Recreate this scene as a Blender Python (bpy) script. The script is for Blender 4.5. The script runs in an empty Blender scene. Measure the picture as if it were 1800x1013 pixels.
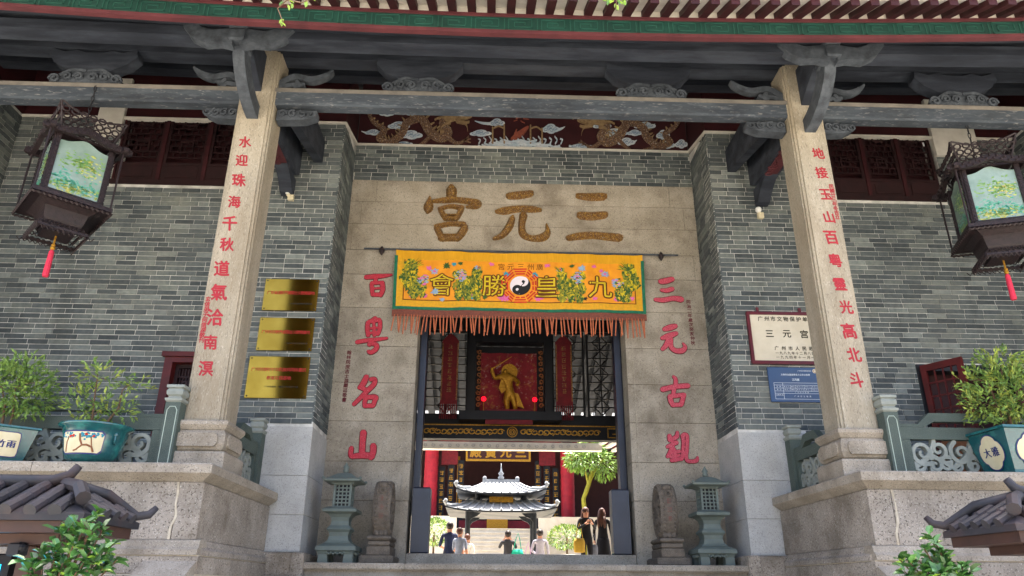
import bpy, bmesh, math, random
from mathutils import Vector, Matrix, Euler
random.seed(7)
PI = math.pi
SC = bpy.context.scene
COL = SC.collection

# ------------------------------------------------------------------ camera, sky, sun, exposure
F, PITCH, YAW, ROLL = 1289.33, .3877, .031, .0065
CAM = Vector((-.5554, 0, 0))
_f = Vector((math.sin(YAW)*math.cos(PITCH), math.cos(YAW)*math.cos(PITCH), math.sin(PITCH)))
_r = Vector((math.cos(YAW), -math.sin(YAW), 0)); _u = _r.cross(_f)
AX = math.cos(ROLL)*_r + math.sin(ROLL)*_u
BX = -math.sin(ROLL)*_r + math.cos(ROLL)*_u
cd = bpy.data.cameras.new('camera'); cam = bpy.data.objects.new('camera', cd); COL.objects.link(cam)
cam.matrix_world = Matrix.Translation(CAM) @ Matrix((AX, BX, -_f)).transposed().to_4x4()
cd.sensor_width = 36; cd.lens = 36*F/1800; cd.clip_start = .05; cd.clip_end = 2000
SC.camera = cam

SUN_EL, SUN_AZ = math.radians(75), math.radians(20)      # azimuth from +Y towards +X
w = bpy.data.worlds.new('World'); SC.world = w; w.use_nodes = True
nt = w.node_tree; bgn = nt.nodes['Background']
sky = nt.nodes.new('ShaderNodeTexSky'); sky.sky_type = 'NISHITA'; sky.sun_disc = False
sky.sun_elevation = SUN_EL; sky.sun_rotation = SUN_AZ; sky.dust_density = 6.0; sky.air_density = .8; sky.ozone_density = .8
nt.links.new(sky.outputs[0], bgn.inputs[0]); bgn.inputs[1].default_value = .15
sd = bpy.data.lights.new('sun', 'SUN'); sd.energy = 4.0; sd.angle = math.radians(.6); sd.color = (1, .95, .86)
so = bpy.data.objects.new('sun', sd); COL.objects.link(so)
sdir = Vector((math.sin(SUN_AZ)*math.cos(SUN_EL), math.cos(SUN_AZ)*math.cos(SUN_EL), math.sin(SUN_EL)))
so.rotation_euler = sdir.to_track_quat('Z', 'Y').to_euler(); so.location = (0, 5, 30)
SC.view_settings.view_transform = 'Standard'; SC.view_settings.look = 'None'
SC.view_settings.exposure = 2.55; SC.view_settings.gamma = 1
SC.cycles.max_bounces = 8; SC.cycles.diffuse_bounces = 5

# ------------------------------------------------------------------ helpers
def at(px, py, Y):
    d = (px-900)/F*AX + (506.5-py)/F*BX + _f
    return CAM + d*(Y/d.y)
def project(P):
    d = Vector(P)-CAM; k = d.dot(_f)
    return 900+F*d.dot(AX)/k, 506.5-F*d.dot(BX)/k

class MB:
    def __init__(s): s.v = []; s.f = []; s.m = []; s.cur = 0; s.M = None
    def add(s, vs, fs):
        o = len(s.v)
        if s.M is not None: vs = [s.M @ Vector(v) for v in vs]
        s.v += [tuple(v) for v in vs]
        for f in fs: s.f.append([i+o for i in f]); s.m.append(s.cur)
        return s
    def box(s, x0, x1, y0, y1, z0, z1):
        return s.add([(x0,y0,z0),(x1,y0,z0),(x1,y1,z0),(x0,y1,z0),(x0,y0,z1),(x1,y0,z1),(x1,y1,z1),(x0,y1,z1)],
                     [(0,3,2,1),(4,5,6,7),(0,1,5,4),(1,2,6,5),(2,3,7,6),(3,0,4,7)])
    def cbox(s, c, d, rz=0, rx=0, ry=0):
        R = Euler((rx, ry, rz)).to_matrix(); c = Vector(c)
        vs = [c + R @ Vector((d[0]/2*a, d[1]/2*b, d[2]/2*e)) for e in (-1,1) for a, b in ((-1,-1),(1,-1),(1,1),(-1,1))]
        return s.add(vs, [(0,3,2,1),(4,5,6,7),(0,1,5,4),(1,2,6,5),(2,3,7,6),(3,0,4,7)])
    def bevbox(s, x0, x1, y0, y1, z0, z1, b=.01):
        # box with bevelled edges on all sides (two-ring)
        ring = lambda e, z: [(x0+e,y0+e,z),(x1-e,y0+e,z),(x1-e,y1-e,z),(x0+e,y1-e,z)]
        vs = ring(b,z0)+ring(0,z0+b)+ring(0,z1-b)+ring(b,z1)
        fs = [(3,2,1,0),(12,13,14,15)]
        for k in range(3):
            for i in range(4): fs.append((4*k+i, 4*k+(i+1)%4, 4*k+4+(i+1)%4, 4*k+4+i))
        return s.add(vs, fs)
    def prism(s, pts, y0, y1, plane='XZ'):
        n = len(pts); g = {'XZ': lambda p, t: (p[0], t, p[1]), 'YZ': lambda p, t: (t, p[0], p[1]), 'XY': lambda p, t: (p[0], p[1], t)}[plane]
        vs = [g(p, y0) for p in pts]+[g(p, y1) for p in pts]
        return s.add(vs, [tuple(range(n))[::-1], tuple(range(n, 2*n))]+[(i, (i+1) % n, n+(i+1) % n, n+i) for i in range(n)])
    def tube(s, path, rad, n=8, caps=True):
        P = [Vector(p) for p in path]; R = rad if isinstance(rad, (list, tuple)) else [rad]*len(P)
        vs = []; fs = []; up = Vector((0,0,1))
        for i, p in enumerate(P):
            t = (P[min(i+1, len(P)-1)]-P[max(i-1, 0)])
            t = t.normalized() if t.length > 1e-9 else Vector((0,0,1))
            if i == 0:
                a = t.cross(up) if abs(t.z) < .95 else t.cross(Vector((1,0,0)))
            else: a = a - t*a.dot(t)
            a.normalize(); b = t.cross(a)
            for k in range(n):
                q = 2*PI*k/n; vs.append(p+(a*math.cos(q)+b*math.sin(q))*R[i])
        for i in range(len(P)-1):
            for k in range(n): fs.append((i*n+k, i*n+(k+1) % n, (i+1)*n+(k+1) % n, (i+1)*n+k))
        if caps: fs += [tuple(range(n))[::-1], tuple(range((len(P)-1)*n, len(P)*n))]
        return s.add(vs, fs)
    def lathe(s, prof, c=(0,0,0), n=16, sq=None, rz=0, ay=1.0):
        """prof: (r, z). sq: n=4 square section with r = half width"""
        k = 4 if sq else n; vs = []; fs = []
        for r, z in prof:
            for i in range(k):
                q = 2*PI*(i+.5)/k + rz; rr = r*(math.sqrt(2) if sq else 1)
                vs.append((c[0]+rr*math.cos(q), c[1]+rr*math.sin(q)*ay, c[2]+z))
        for j in range(len(prof)-1):
            for i in range(k): fs.append((j*k+i, j*k+(i+1) % k, (j+1)*k+(i+1) % k, (j+1)*k+i))
        fs += [tuple(range(k))[::-1], tuple(range((len(prof)-1)*k, len(prof)*k))]
        return s.add(vs, fs)
    def ball(s, c, r, n=10, m=6):
        r = (r, r, r) if not isinstance(r, (tuple, list)) else r
        vs = []; fs = []
        for j in range(m+1):
            p = PI*j/m
            for i in range(n):
                q = 2*PI*i/n; vs.append((c[0]+r[0]*math.sin(p)*math.cos(q), c[1]+r[1]*math.sin(p)*math.sin(q), c[2]+r[2]*math.cos(p)))
        for j in range(m):
            for i in range(n): fs.append((j*n+i, (j+1)*n+i, (j+1)*n+(i+1) % n, j*n+(i+1) % n))
        return s.add(vs, fs)
    def ribbon(s, pts, y0, y1, plane='XZ', sub=4, cap=True, bev=0.0):
        """a brush stroke: pts (u, v, width) smoothed, extruded from y0 to y1"""
        P = cat(pts, sub) if len(pts) > 1 else pts
        L = []; Rr = []
        for i, (x, z, wd) in enumerate(P):
            a = P[max(i-1, 0)]; b = P[min(i+1, len(P)-1)]
            dx, dz = b[0]-a[0], b[1]-a[1]; l = math.hypot(dx, dz) or 1
            nx, nz = -dz/l*wd/2, dx/l*wd/2
            if cap and i == 0: L.append((x-dx/l*wd*.35+nx*.5, z-dz/l*wd*.35+nz*.5)); Rr.append((x-dx/l*wd*.35-nx*.5, z-dz/l*wd*.35-nz*.5))
            L.append((x+nx, z+nz)); Rr.append((x-nx, z-nz))
            if cap and i == len(P)-1: L.append((x+dx/l*wd*.35+nx*.5, z+dz/l*wd*.35+nz*.5)); Rr.append((x+dx/l*wd*.35-nx*.5, z+dz/l*wd*.35-nz*.5))
        n = len(L); g = {'XZ': lambda p, t: (p[0], t, p[1]), 'YZ': lambda p, t: (t, p[0], p[1]), 'XY': lambda p, t: (p[0], p[1], t)}[plane]
        sh = lambda A_, B_: [(a[0]+(b[0]-a[0])*bev/2, a[1]+(b[1]-a[1])*bev/2) for a, b in zip(A_, B_)]
        vs = [g(p, y0) for p in sh(L, Rr)]+[g(p, y0) for p in sh(Rr, L)]+[g(p, y1) for p in L]+[g(p, y1) for p in Rr]
        fs = []
        for i in range(n-1):
            fs += [(i, i+1, n+i+1, n+i), (2*n+i, 3*n+i, 3*n+i+1, 2*n+i+1), (i, 2*n+i, 2*n+i+1, i+1), (n+i, n+i+1, 3*n+i+1, 3*n+i)]
        fs += [(0, n, 3*n, 2*n), (n-1, 3*n-1, 4*n-1, 2*n-1)]
        return s.add(vs, fs)
    def mesh(s, name, mats):
        me = bpy.data.meshes.new(name); me.from_pydata(s.v, [], s.f)
        for m in (mats if isinstance(mats, (list, tuple)) else [mats]): me.materials.append(m)
        if any(s.m): me.polygons.foreach_set('material_index', s.m)
        me.validate(); me.update()
        return me
    def build(s, name, mats, parent=None, smooth=False, fix=True):
        me = s.mesh(name, mats)
        if fix:
            bm = bmesh.new(); bm.from_mesh(me); bmesh.ops.recalc_face_normals(bm, faces=bm.faces); bm.to_mesh(me); bm.free()
        if smooth:
            me.polygons.foreach_set('use_smooth', [True]*len(me.polygons))
        o = bpy.data.objects.new(name, me); COL.objects.link(o)
        if parent:
            o.parent = parent
            if parent.type == 'EMPTY': o.matrix_parent_inverse = Matrix.Translation(-parent.location)
        return o

def cat(P, sub=4):
    out = []
    for i in range(len(P)-1):
        p0 = P[max(i-1, 0)]; p1 = P[i]; p2 = P[i+1]; p3 = P[min(i+2, len(P)-1)]
        for k in range(sub):
            t = k/sub
            out.append(tuple(.5*(2*b+(c-a)*t+(2*a-5*b+4*c-d)*t*t+(-a+3*b-3*c+d)*t**3) for a, b, c, d in zip(p0, p1, p2, p3)))
    out.append(tuple(P[-1])); return out
def tag(o, label=None, cat_=None, group=None, kind=None):
    if label: o['label'] = label
    if cat_: o['category'] = cat_
    if group: o['group'] = group
    if kind: o['kind'] = kind
    return o
def empty(name, loc, label=None, cat_=None, group=None):
    o = bpy.data.objects.new(name, None); o.location = loc; COL.objects.link(o); o.empty_display_size = .1
    return tag(o, label, cat_, group)
def link_copy(o, parent=None):
    c = o.copy(); COL.objects.link(c)
    if parent is not None: c.parent = parent
    return c
def inst(me, name, parent, loc, rot=(0,0,0), scale=(1,1,1)):
    o = bpy.data.objects.new(name, me); COL.objects.link(o)
    o.location = loc; o.rotation_euler = rot; o.scale = scale
    if parent:
        o.parent = parent
        if parent.type == 'EMPTY': o.matrix_parent_inverse = Matrix.Translation(-parent.location)
    return o

# ------------------------------------------------------------------ text glyphs (built-in font)
_g = {}
def glyph(ch, bold=0.0):
    k = (ch, bold)
    if k in _g: return _g[k]
    c = bpy.data.curves.new('g', 'FONT'); c.body = ch; c.size = 1; c.offset = bold; c.resolution_u = 2; c.fill_mode = 'FRONT'
    o = bpy.data.objects.new('g', c); COL.objects.link(o)
    dg = bpy.context.evaluated_depsgraph_get(); dg.update()
    me = bpy.data.meshes.new_from_object(o.evaluated_get(dg))
    vs = [(v.co.x, v.co.y) for v in me.vertices]; fs = [list(p.vertices) for p in me.polygons]
    bpy.data.objects.remove(o); bpy.data.curves.remove(c); bpy.data.meshes.remove(me)
    if vs:
        xs = [v[0] for v in vs]; ys = [v[1] for v in vs]
        _g[k] = (vs, fs, ((min(xs)+max(xs))/2, (min(ys)+max(ys))/2, max(max(xs)-min(xs), .01), max(max(ys)-min(ys), .01)))
    else: _g[k] = ([], [], (0,0,1,1))
    return _g[k]
def put_glyph(mb, ch, x, z, Y, size, bold=0.0, shear=0.0, fx=1.0, fit=False):
    """a flat letter on the plane y = Y facing -Y, centred at (x, z)"""
    vs, fs, (cx, cy, wx, wy) = glyph(ch)
    if not vs: return
    for k, (dx, dz) in enumerate(((0,0),(bold,0),(-bold,0),(0,bold),(0,-bold)) if bold else ((0,0),)):
        mb.add([(x+((a-cx)*fx+(b-cy)*shear+dx)*size, Y-.0004*k, z+(b-cy+dz)*size) for a, b in vs], fs)
def line_text(mb, s, x0, x1, z, Y, size, bold=0.0):
    n = len(s)
    for i, ch in enumerate(s):
        if ch != ' ': put_glyph(mb, ch, x0+(x1-x0)*(i+.5)/n, z, Y, size, bold)

def brush_marks(mb, x, z, Y, size):
    """a character too far away or worn to read: a few crossing strokes"""
    for k in range(3): zz = z+size*(.32-.32*k+random.uniform(-.05,.05)); l = size*random.uniform(.25,.45); mb.box(x-l, x+l, Y-.0005*k-.001, Y+.001, zz-size*.05, zz+size*.05)
    for k in range(2): xx = x+size*random.uniform(-.3,.3); mb.box(xx-size*.045, xx+size*.045, Y-.0005*k-.003, Y+.001, z-size*.42, z+size*random.uniform(.1,.45))
# ------------------------------------------------------------------ materials
def lin(h):
    h = h.lstrip('#'); c = [int(h[i:i+2], 16)/255 for i in (0, 2, 4)]
    return tuple(((v/12.92) if v <= .04045 else ((v+.055)/1.055)**2.4) for v in c)+(1,)
def mat(name, c1, c2=None, scale=8, rough=.8, metal=0, bump=0, bscale=60, detail=6, spec=.3, speck=None, speckscale=220, speckamt=.5,
        stain=None, stainscale=.9, stainamt=.5, stretch=(1,1,1), rand=0, sub=0, emit=None, estr=0, trans=0, coat=0, contrast=(.35,.65)):
    m = bpy.data.materials.new(name); m.use_nodes = True; N = m.node_tree.nodes; L = m.node_tree.links
    b = N['Principled BSDF']; b.inputs['Roughness'].default_value = rough; b.inputs['Metallic'].default_value = metal
    b.inputs['Specular IOR Level'].default_value = spec
    if coat: b.inputs['Coat Weight'].default_value = coat; b.inputs['Coat Roughness'].default_value = .15
    tc = N.new('ShaderNodeTexCoord'); mp = N.new('ShaderNodeMapping'); mp.inputs['Scale'].default_value = stretch
    geo = N.new('ShaderNodeNewGeometry')
    L.new(geo.outputs['Position'], mp.inputs['Vector'])
    def noise(sc, det=detail, ro=.6):
        n = N.new('ShaderNodeTexNoise'); n.inputs['Scale'].default_value = sc; n.inputs['Detail'].default_value = det; n.inputs['Roughness'].default_value = ro
        L.new(mp.outputs[0], n.inputs['Vector']); return n
    def mix(fac, a, c, mode='MIX'):
        x = N.new('ShaderNodeMix'); x.data_type = 'RGBA'; x.blend_type = mode
        if isinstance(fac, (int, float)): x.inputs[0].default_value = fac
        else: L.new(fac, x.inputs[0])
        for v, i in ((a, 6), (c, 7)):
            if isinstance(v, tuple): x.inputs[i].default_value = v
            else: L.new(v, x.inputs[i])
        return x.outputs[2]
    def ramp(src, a, c):
        r = N.new('ShaderNodeMapRange'); r.inputs[1].default_value = a; r.inputs[2].default_value = c; L.new(src, r.inputs[0]); return r.outputs[0]
    col = c1
    if c2 is not None: col = mix(ramp(noise(scale).outputs['Fac'], *contrast), c1, c2)
    if speck is not None:
        n = noise(speckscale, 2, .7); col = mix(ramp(n.outputs['Fac'], .56, .66), col, mix(speckamt, col, speck))
        n = noise(speckscale*1.3, 2, .7); col = mix(ramp(n.outputs['Fac'], .6, .7), col, mix(speckamt*.7, col, (.75,.72,.66,1)))
    if stain is not None:
        n = noise(stainscale, 8, .65); col = mix(ramp(n.outputs['Fac'], .48, .7), col, mix(stainamt, col, stain))
    if rand:
        oi = N.new('ShaderNodeObjectInfo'); ad = N.new('ShaderNodeMath'); ad.operation = 'ADD'
        L.new(oi.outputs['Random'], ad.inputs[0]); L.new(geo.outputs['Random Per Island'], ad.inputs[1])
        fr = N.new('ShaderNodeMath'); fr.operation = 'FRACT'; L.new(ad.outputs[0], fr.inputs[0])
        hv = N.new('ShaderNodeHueSaturation'); mr = N.new('ShaderNodeMapRange'); mr.inputs[3].default_value = 1-rand; mr.inputs[4].default_value = 1+rand
        L.new(fr.outputs[0], mr.inputs[0]); L.new(mr.outputs[0], hv.inputs['Value'])
        if isinstance(col, tuple): hv.inputs['Color'].default_value = col
        else: L.new(col, hv.inputs['Color'])
        col = hv.outputs[0]
    if isinstance(col, tuple): b.inputs['Base Color'].default_value = col
    else: L.new(col, b.inputs['Base Color'])
    if bump:
        bp = N.new('ShaderNodeBump'); bp.inputs['Strength'].default_value = bump; bp.inputs['Distance'].default_value = .01
        L.new(noise(bscale, 5).outputs['Fac'], bp.inputs['Height']); L.new(bp.outputs[0], b.inputs['Normal'])
    if sub: b.inputs['Subsurface Weight'].default_value = sub
    if trans: b.inputs['Transmission Weight'].default_value = trans
    if emit: b.inputs['Emission Color'].default_value = emit; b.inputs['Emission Strength'].default_value = estr
    return m
def brick_mat():
    m = mat('grey brick', lin('525a5d'), lin('62686a'), scale=14, rough=.85, bump=.25, bscale=90, stain=lin('7d7d78'), stainscale=.8, stainamt=.25)
    N = m.node_tree.nodes; L = m.node_tree.links; b = N['Principled BSDF']
    src = b.inputs['Base Color'].links[0].from_socket
    oi = N.new('ShaderNodeObjectInfo'); geo = N.new('ShaderNodeNewGeometry'); ad = N.new('ShaderNodeMath'); ad.operation = 'ADD'
    L.new(oi.outputs['Random'], ad.inputs[0]); L.new(geo.outputs['Random Per Island'], ad.inputs[1])
    fr = N.new('ShaderNodeMath'); fr.operation = 'FRACT'; L.new(ad.outputs[0], fr.inputs[0])
    cr = N.new('ShaderNodeValToRGB'); L.new(fr.outputs[0], cr.inputs[0]); e = cr.color_ramp.elements
    cr.color_ramp.interpolation = 'LINEAR'
    e[0].position = 0; e[0].color = (.50,.52,.53,1); e[1].position = 1; e[1].color = (1.75,1.72,1.58,1)
    for p, c in ((.25,(.72,.75,.75,1)), (.6,(1.0,1.0,.96,1)), (.85,(1.25,1.22,1.1,1))):
        q = e.new(p); q.color = c
    mx = N.new('ShaderNodeMix'); mx.data_type = 'RGBA'; mx.blend_type = 'MULTIPLY'; mx.inputs[0].default_value = 1
    L.new(src, mx.inputs[6]); L.new(cr.outputs[0], mx.inputs[7])
    def streak(last, scale, vec, lo, hi, c):
        mp = N.new('ShaderNodeMapping'); mp.inputs['Scale'].default_value = vec; L.new(geo.outputs['Position'], mp.inputs['Vector'])
        ns = N.new('ShaderNodeTexNoise'); ns.inputs['Scale'].default_value = scale; ns.inputs['Detail'].default_value = 7; ns.inputs['Roughness'].default_value = .65; L.new(mp.outputs[0], ns.inputs['Vector'])
        mr = N.new('ShaderNodeMapRange'); mr.inputs[1].default_value = lo; mr.inputs[2].default_value = hi; mr.inputs[4].default_value = .75; L.new(ns.outputs['Fac'], mr.inputs[0])
        q = N.new('ShaderNodeMix'); q.data_type = 'RGBA'; q.blend_type = 'MULTIPLY'; L.new(mr.outputs[0], q.inputs[0]); L.new(last, q.inputs[6]); q.inputs[7].default_value = c
        return q.outputs[2]
    o_ = streak(mx.outputs[2], 2.4, (1,1,.14), .52, .68, (.55,.56,.55,1)); o_ = streak(o_, 1.1, (1,1,.7), .53, .7, (1.5,1.47,1.36,1))
    L.new(o_, b.inputs['Base Color'])
    return m
M = {}
M['brick'] = brick_mat()
M['mortar'] = mat('mortar', lin('dddcd6'), lin('b3b2ad'), scale=4, rough=.95, stain=lin('77776f'), stainscale=1.6, stainamt=.8)
M['granite'] = mat('warm granite', lin('a3998a'), lin('8c8375'), scale=3, rough=.8, bump=.3, bscale=150, speck=lin('4a443c'), speckscale=60, speckamt=.65, stain=lin('5f5445'), stainamt=.65, stainscale=1.3, rand=.07)
M['column'] = mat('column granite', lin('a39a88'), lin('8f8776'), scale=3, rough=.75, bump=.25, bscale=150, speck=lin('5a5042'), speckscale=62, speckamt=.6, stain=lin('786850'), stainamt=.55, stretch=(1.5,1.5,.35))
M['terrace'] = mat('terrace granite', lin('a69c8f'), lin('887f73'), scale=2.2, rough=.85, bump=.45, bscale=110, speck=lin('3e372e'), speckscale=48, speckamt=.85, stain=lin('574c3e'), stainamt=.75, stainscale=1.5, rand=.08)
M['slab'] = mat('doorway granite', lin('a1998b'), lin('8f8778'), scale=2.5, rough=.8, bump=.3, bscale=140, speck=lin('4d473f'), speckscale=55, speckamt=.6, stain=lin('5c5246'), stainamt=.75, stainscale=1.2, rand=.10)
M['dado'] = mat('pale granite', lin('b4b4b1'), lin('a5a5a2'), scale=4, rough=.75, speck=lin('63625f'), speckscale=75, speckamt=.6, stain=lin('8b8882'), stainamt=.35)
M['joint'] = mat('joint', lin('4d463c'), lin('655b4d'), scale=10, rough=.95)
M['pale_joint'] = mat('mortar repair', lin('c9bea8'), lin('a89c88'), scale=9, rough=.95)
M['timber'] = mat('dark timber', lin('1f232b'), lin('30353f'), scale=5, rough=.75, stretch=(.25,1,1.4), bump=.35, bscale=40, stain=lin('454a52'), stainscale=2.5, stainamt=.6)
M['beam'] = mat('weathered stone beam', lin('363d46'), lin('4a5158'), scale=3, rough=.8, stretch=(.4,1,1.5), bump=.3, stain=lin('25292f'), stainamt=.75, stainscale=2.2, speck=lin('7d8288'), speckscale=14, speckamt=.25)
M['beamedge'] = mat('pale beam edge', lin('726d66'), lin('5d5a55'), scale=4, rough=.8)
M['tapestry'] = mat('maroon tapestry', lin('7a1a26'), lin('66141f'), scale=7, rough=.7, speck=lin('a8843c'), speckscale=9, speckamt=.25)
M['carve'] = mat('carved grey stone', lin('4d535a'), lin('363b42'), scale=7, rough=.8, bump=.5, stain=lin('23272c'), stainamt=.7, stainscale=5)
M['redwood'] = mat('dark red timber', lin('3a1519'), lin('2c1014'), scale=5, rough=.6, stretch=(.4,.4,1))
M['lattice'] = mat('red brown lattice', lin('2a1416'), lin('1e0f11'), scale=6, rough=.6)
M['redpaint'] = mat('red painted trim', lin('5c2f33'), lin('4a262a'), scale=3, rough=.6)
M['doorred'] = mat('door red', lin('5a1a19'), lin('451413'), scale=4, rough=.45)
M['fascia'] = mat('green fascia', lin('1a4038'), lin('17352f'), scale=3, rough=.6)
M['fret'] = mat('fret relief', lin('265247'), lin('21483f'), scale=3, rough=.6)
M['white'] = mat('white plaster', lin('d9d5cb'), lin('c6c1b6'), scale=4, rough=.85, stain=lin('9b968a'), stainamt=.4)
M['black'] = mat('black lacquer', lin('101116'), lin('16171d'), scale=5, rough=.55, spec=.25)
M['navy'] = mat('blue black door', lin('1b2130'), lin('232a3b'), scale=3, rough=.4, spec=.5)
M['gold'] = mat('gilding', lin('b98a2e'), lin('8a6420'), scale=30, rough=.45, metal=.55, bump=.5, bscale=80)
M['oldgold'] = mat('worn gilding', lin('7d5a2c'), lin('5b3f26'), scale=22, rough=.5, metal=.35, bump=.6, bscale=70, speck=lin('c39a3c'), speckscale=60, speckamt=.8)
M['redletter'] = mat('red letter paint', lin('b5273a'), lin('9c2234'), scale=25, rough=.7, speck=lin('d76a74'), speckscale=150, speckamt=.5)
M['pinkletter'] = mat('faded red letter paint', lin('b93a50'), lin('a33247'), scale=25, rough=.7, speck=lin('dc8d96'), speckscale=150, speckamt=.7)
M['wornred'] = mat('worn red paint', lin('7d4a44'), lin('66574c'), scale=30, rough=.85)
M['letteredge'] = mat('letter edge', lin('5d1c26'), lin('4d1820'), scale=20, rough=.8)
M['colletter'] = mat('column letter red', lin('a22b36'), lin('8c2832'), scale=20, rough=.75)
M['silk'] = mat('yellow silk', lin('dd9214'), lin('cf820e'), scale=6, rough=.55, spec=.4)
M['silk2'] = mat('yellow silk header', lin('c08c14'), lin('cf9818'), scale=8, rough=.55, stretch=(4,1,.5))
M['silkborder'] = mat('yellow brocade border', lin('d39a18'), lin('b98e1e'), scale=26, rough=.6)
M['bgreen'] = mat('green trim', lin('15543f'), lin('1d6a4d'), scale=14, rough=.7)
M['fringe'] = mat('orange fringe', lin('b56a48'), lin('99553c'), scale=10, rough=.8)
M['fringe2'] = mat('brown fringe heading', lin('7a4537'), lin('5f3a34'), scale=40, rough=.9)
M['byellow'] = mat('yellow embroidery', lin('cdb51e'), lin('b89e1a'), scale=30, rough=.5)
M['bbrown'] = mat('brown outline', lin('5c3410'), rough=.8)
M['bred'] = mat('red embroidery', lin('c4321e'), lin('b02a1a'), scale=30, rough=.6)
M['bolive'] = mat('olive embroidery', lin('6d701e'), lin('8f8a26'), scale=90, rough=.6, rand=.35)
M['bdark'] = mat('dark green embroidery', lin('2c4a22'), lin('3d5a26'), scale=60, rough=.7)
M['bpink'] = mat('pink embroidery', lin('d26aa0'), lin('c2518c'), scale=60, rough=.6)
M['bblue'] = mat('pale blue embroidery', lin('8fa5b8'), lin('6f8fb0'), scale=60, rough=.6)
M['bteal'] = mat('teal embroidery', lin('2b8ea0'), lin('2a7a92'), scale=60, rough=.6)
M['bblack'] = mat('black embroidery', lin('161618'), rough=.6)
M['bwhite'] = mat('white embroidery', lin('d9cfd6'), rough=.6)
M['brass'] = mat('polished brass', lin('b08a36'), lin('9c772a'), scale=3, rough=.13, metal=1, bump=.05, bscale=3)
M['brasstext'] = mat('red etched letters', lin('a32a24'), rough=.6)
M['signwhite'] = mat('cream marble', lin('d2cab6'), lin('c4bba5'), scale=3, rough=.4)
M['signframe'] = mat('maroon frame', lin('5e2029'), lin('4e1a22'), scale=5, rough=.4)
M['signtext'] = mat('dark sign letters', lin('38352c'), rough=.7)
M['bluesign'] = mat('blue sign', lin('283f62'), lin('2d486f'), scale=2, rough=.25, spec=.5)
M['signprint'] = mat('white print', lin('c9d0d8'), rough=.5)
M['maroon'] = mat('maroon board', lin('2f1418'), lin('3a191c'), scale=4, rough=.6)
M['dragon'] = mat('painted dragon', lin('6a5040'), lin('48352b'), scale=26, rough=.7, speck=lin('a5895f'), speckscale=40, speckamt=.9)
M['dragonlight'] = mat('dragon mane', lin('97805e'), lin('765f45'), scale=20, rough=.7)
M['cloud'] = mat('painted cloud', lin('c3c8cc'), lin('9fb0bd'), scale=9, rough=.75)
M['cloudline'] = mat('cloud line', lin('6f8296'), rough=.75)
M['carp'] = mat('painted carp', lin('8a4a3a'), lin('6d3a2e'), scale=20, rough=.7)
M['rosewood'] = mat('carved rosewood', lin('2c2123'), lin('1f181a'), scale=18, rough=.5, bump=.6, bscale=50)
M['lampglass'] = mat('painted lantern glass', lin('83978e'), lin('71877c'), scale=5, rough=.12, spec=.6)
M['lgreen'] = mat('lantern green paint', lin('5c8a4c'), lin('7a9a50'), scale=18, rough=.3)
M['lteal'] = mat('lantern teal paint', lin('3f8a72'), lin('5aa088'), scale=18, rough=.3)
M['lyellow'] = mat('lantern yellow paint', lin('b7a94e'), lin('9ab066'), scale=18, rough=.3)
M['tassel'] = mat('pink red tassel', lin('c9304a'), lin('b0283f'), scale=40, rough=.7)
M['celadon'] = mat('grey green ceramic', lin('66706a'), lin('58615c'), scale=4, rough=.6)
M['greenstone'] = mat('green grey stone', lin('4a564f'), lin('3f4a45'), scale=3, rough=.7, bump=.2, speck=lin('39423f'), speckamt=.4)
M['stonewhite'] = mat('pale line paint', lin('a9b6aa'), rough=.8)
M['scroll'] = mat('pale carved scroll', lin('8e938c'), lin('7a807a'), scale=6, rough=.75, bump=.2)
M['drum'] = mat('carved drum stone', lin('6d6357'), lin('574f46'), scale=14, rough=.85, bump=.7, bscale=35, speck=lin('3b352e'))
M['glaze'] = mat('turquoise glaze', lin('17565a'), lin('0d3d48'), scale=7, rough=.2, spec=.6, coat=.5, stain=lin('3a9a8e'), stainscale=7, stainamt=.55)
M['panel'] = mat('cream glaze panel', lin('d8cfae'), lin('c9bd98'), scale=5, rough=.3)
M['navyglaze'] = mat('navy glaze', lin('1b2a66'), rough=.3)
M['branch'] = mat('brown glaze', lin('7d4a2a'), lin('8a5a38'), scale=20, rough=.4)
M['leafA'] = mat('nandina leaf', lin('4f6f35'), lin('7a9448'), scale=6, rough=.5, rand=.4)
M['leafB'] = mat('yellow green leaf', lin('95a048'), lin('7d9044'), scale=8, rough=.5, rand=.3)
M['leafC'] = mat('shrub leaf', lin('2e5628'), lin('466f34'), scale=7, rough=.35, rand=.4, spec=.5)
M['leafD'] = mat('young leaf', lin('86a53c'), lin('6b9236'), scale=7, rough=.35, rand=.3, spec=.5)
M['bark'] = mat('bark', lin('6b5440'), lin('51402f'), scale=20, rough=.9)
M['tile'] = mat('dark roof tile', lin('2c2d32'), lin('37353a'), scale=5, rough=.55, stain=lin('5a3f36'), stainamt=.35, stainscale=3, rand=.2)
M['shelterwood'] = mat('brown painted metal', lin('4a342d'), lin('3b2b27'), scale=4, rough=.5)
M['screen'] = mat('lit blue screen', lin('10a8d8'), emit=lin('10b4e8'), estr=1.0, rough=.3)
M['ground'] = mat('forecourt paving', lin('aba69b'), lin('989388'), scale=2, rough=.9, bump=.2, stain=lin('6d6456'), stainamt=.4)
M['court'] = mat('courtyard paving', lin('d0c7b6'), lin('c0b6a3'), scale=2, rough=.9)
M['palestone'] = mat('sunlit pale stone', lin('d8cfbe'), lin('c9bfac'), scale=3, rough=.85, speck=lin('7a705f'))
M['pewter'] = mat('pewter roof', lin('989b9e'), lin('85898d'), scale=8, rough=.55, metal=.0)
M['bronze'] = mat('dark bronze', lin('3a3e44'), lin('2c3036'), scale=8, rough=.5, metal=.4)
M['redcloth'] = mat('red cloth', lin('a5202f'), lin('8a1a28'), scale=6, rough=.6)
M['darkred'] = mat('altar red', lin('6e1720'), lin('5a121b'), scale=9, rough=.7)
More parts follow.
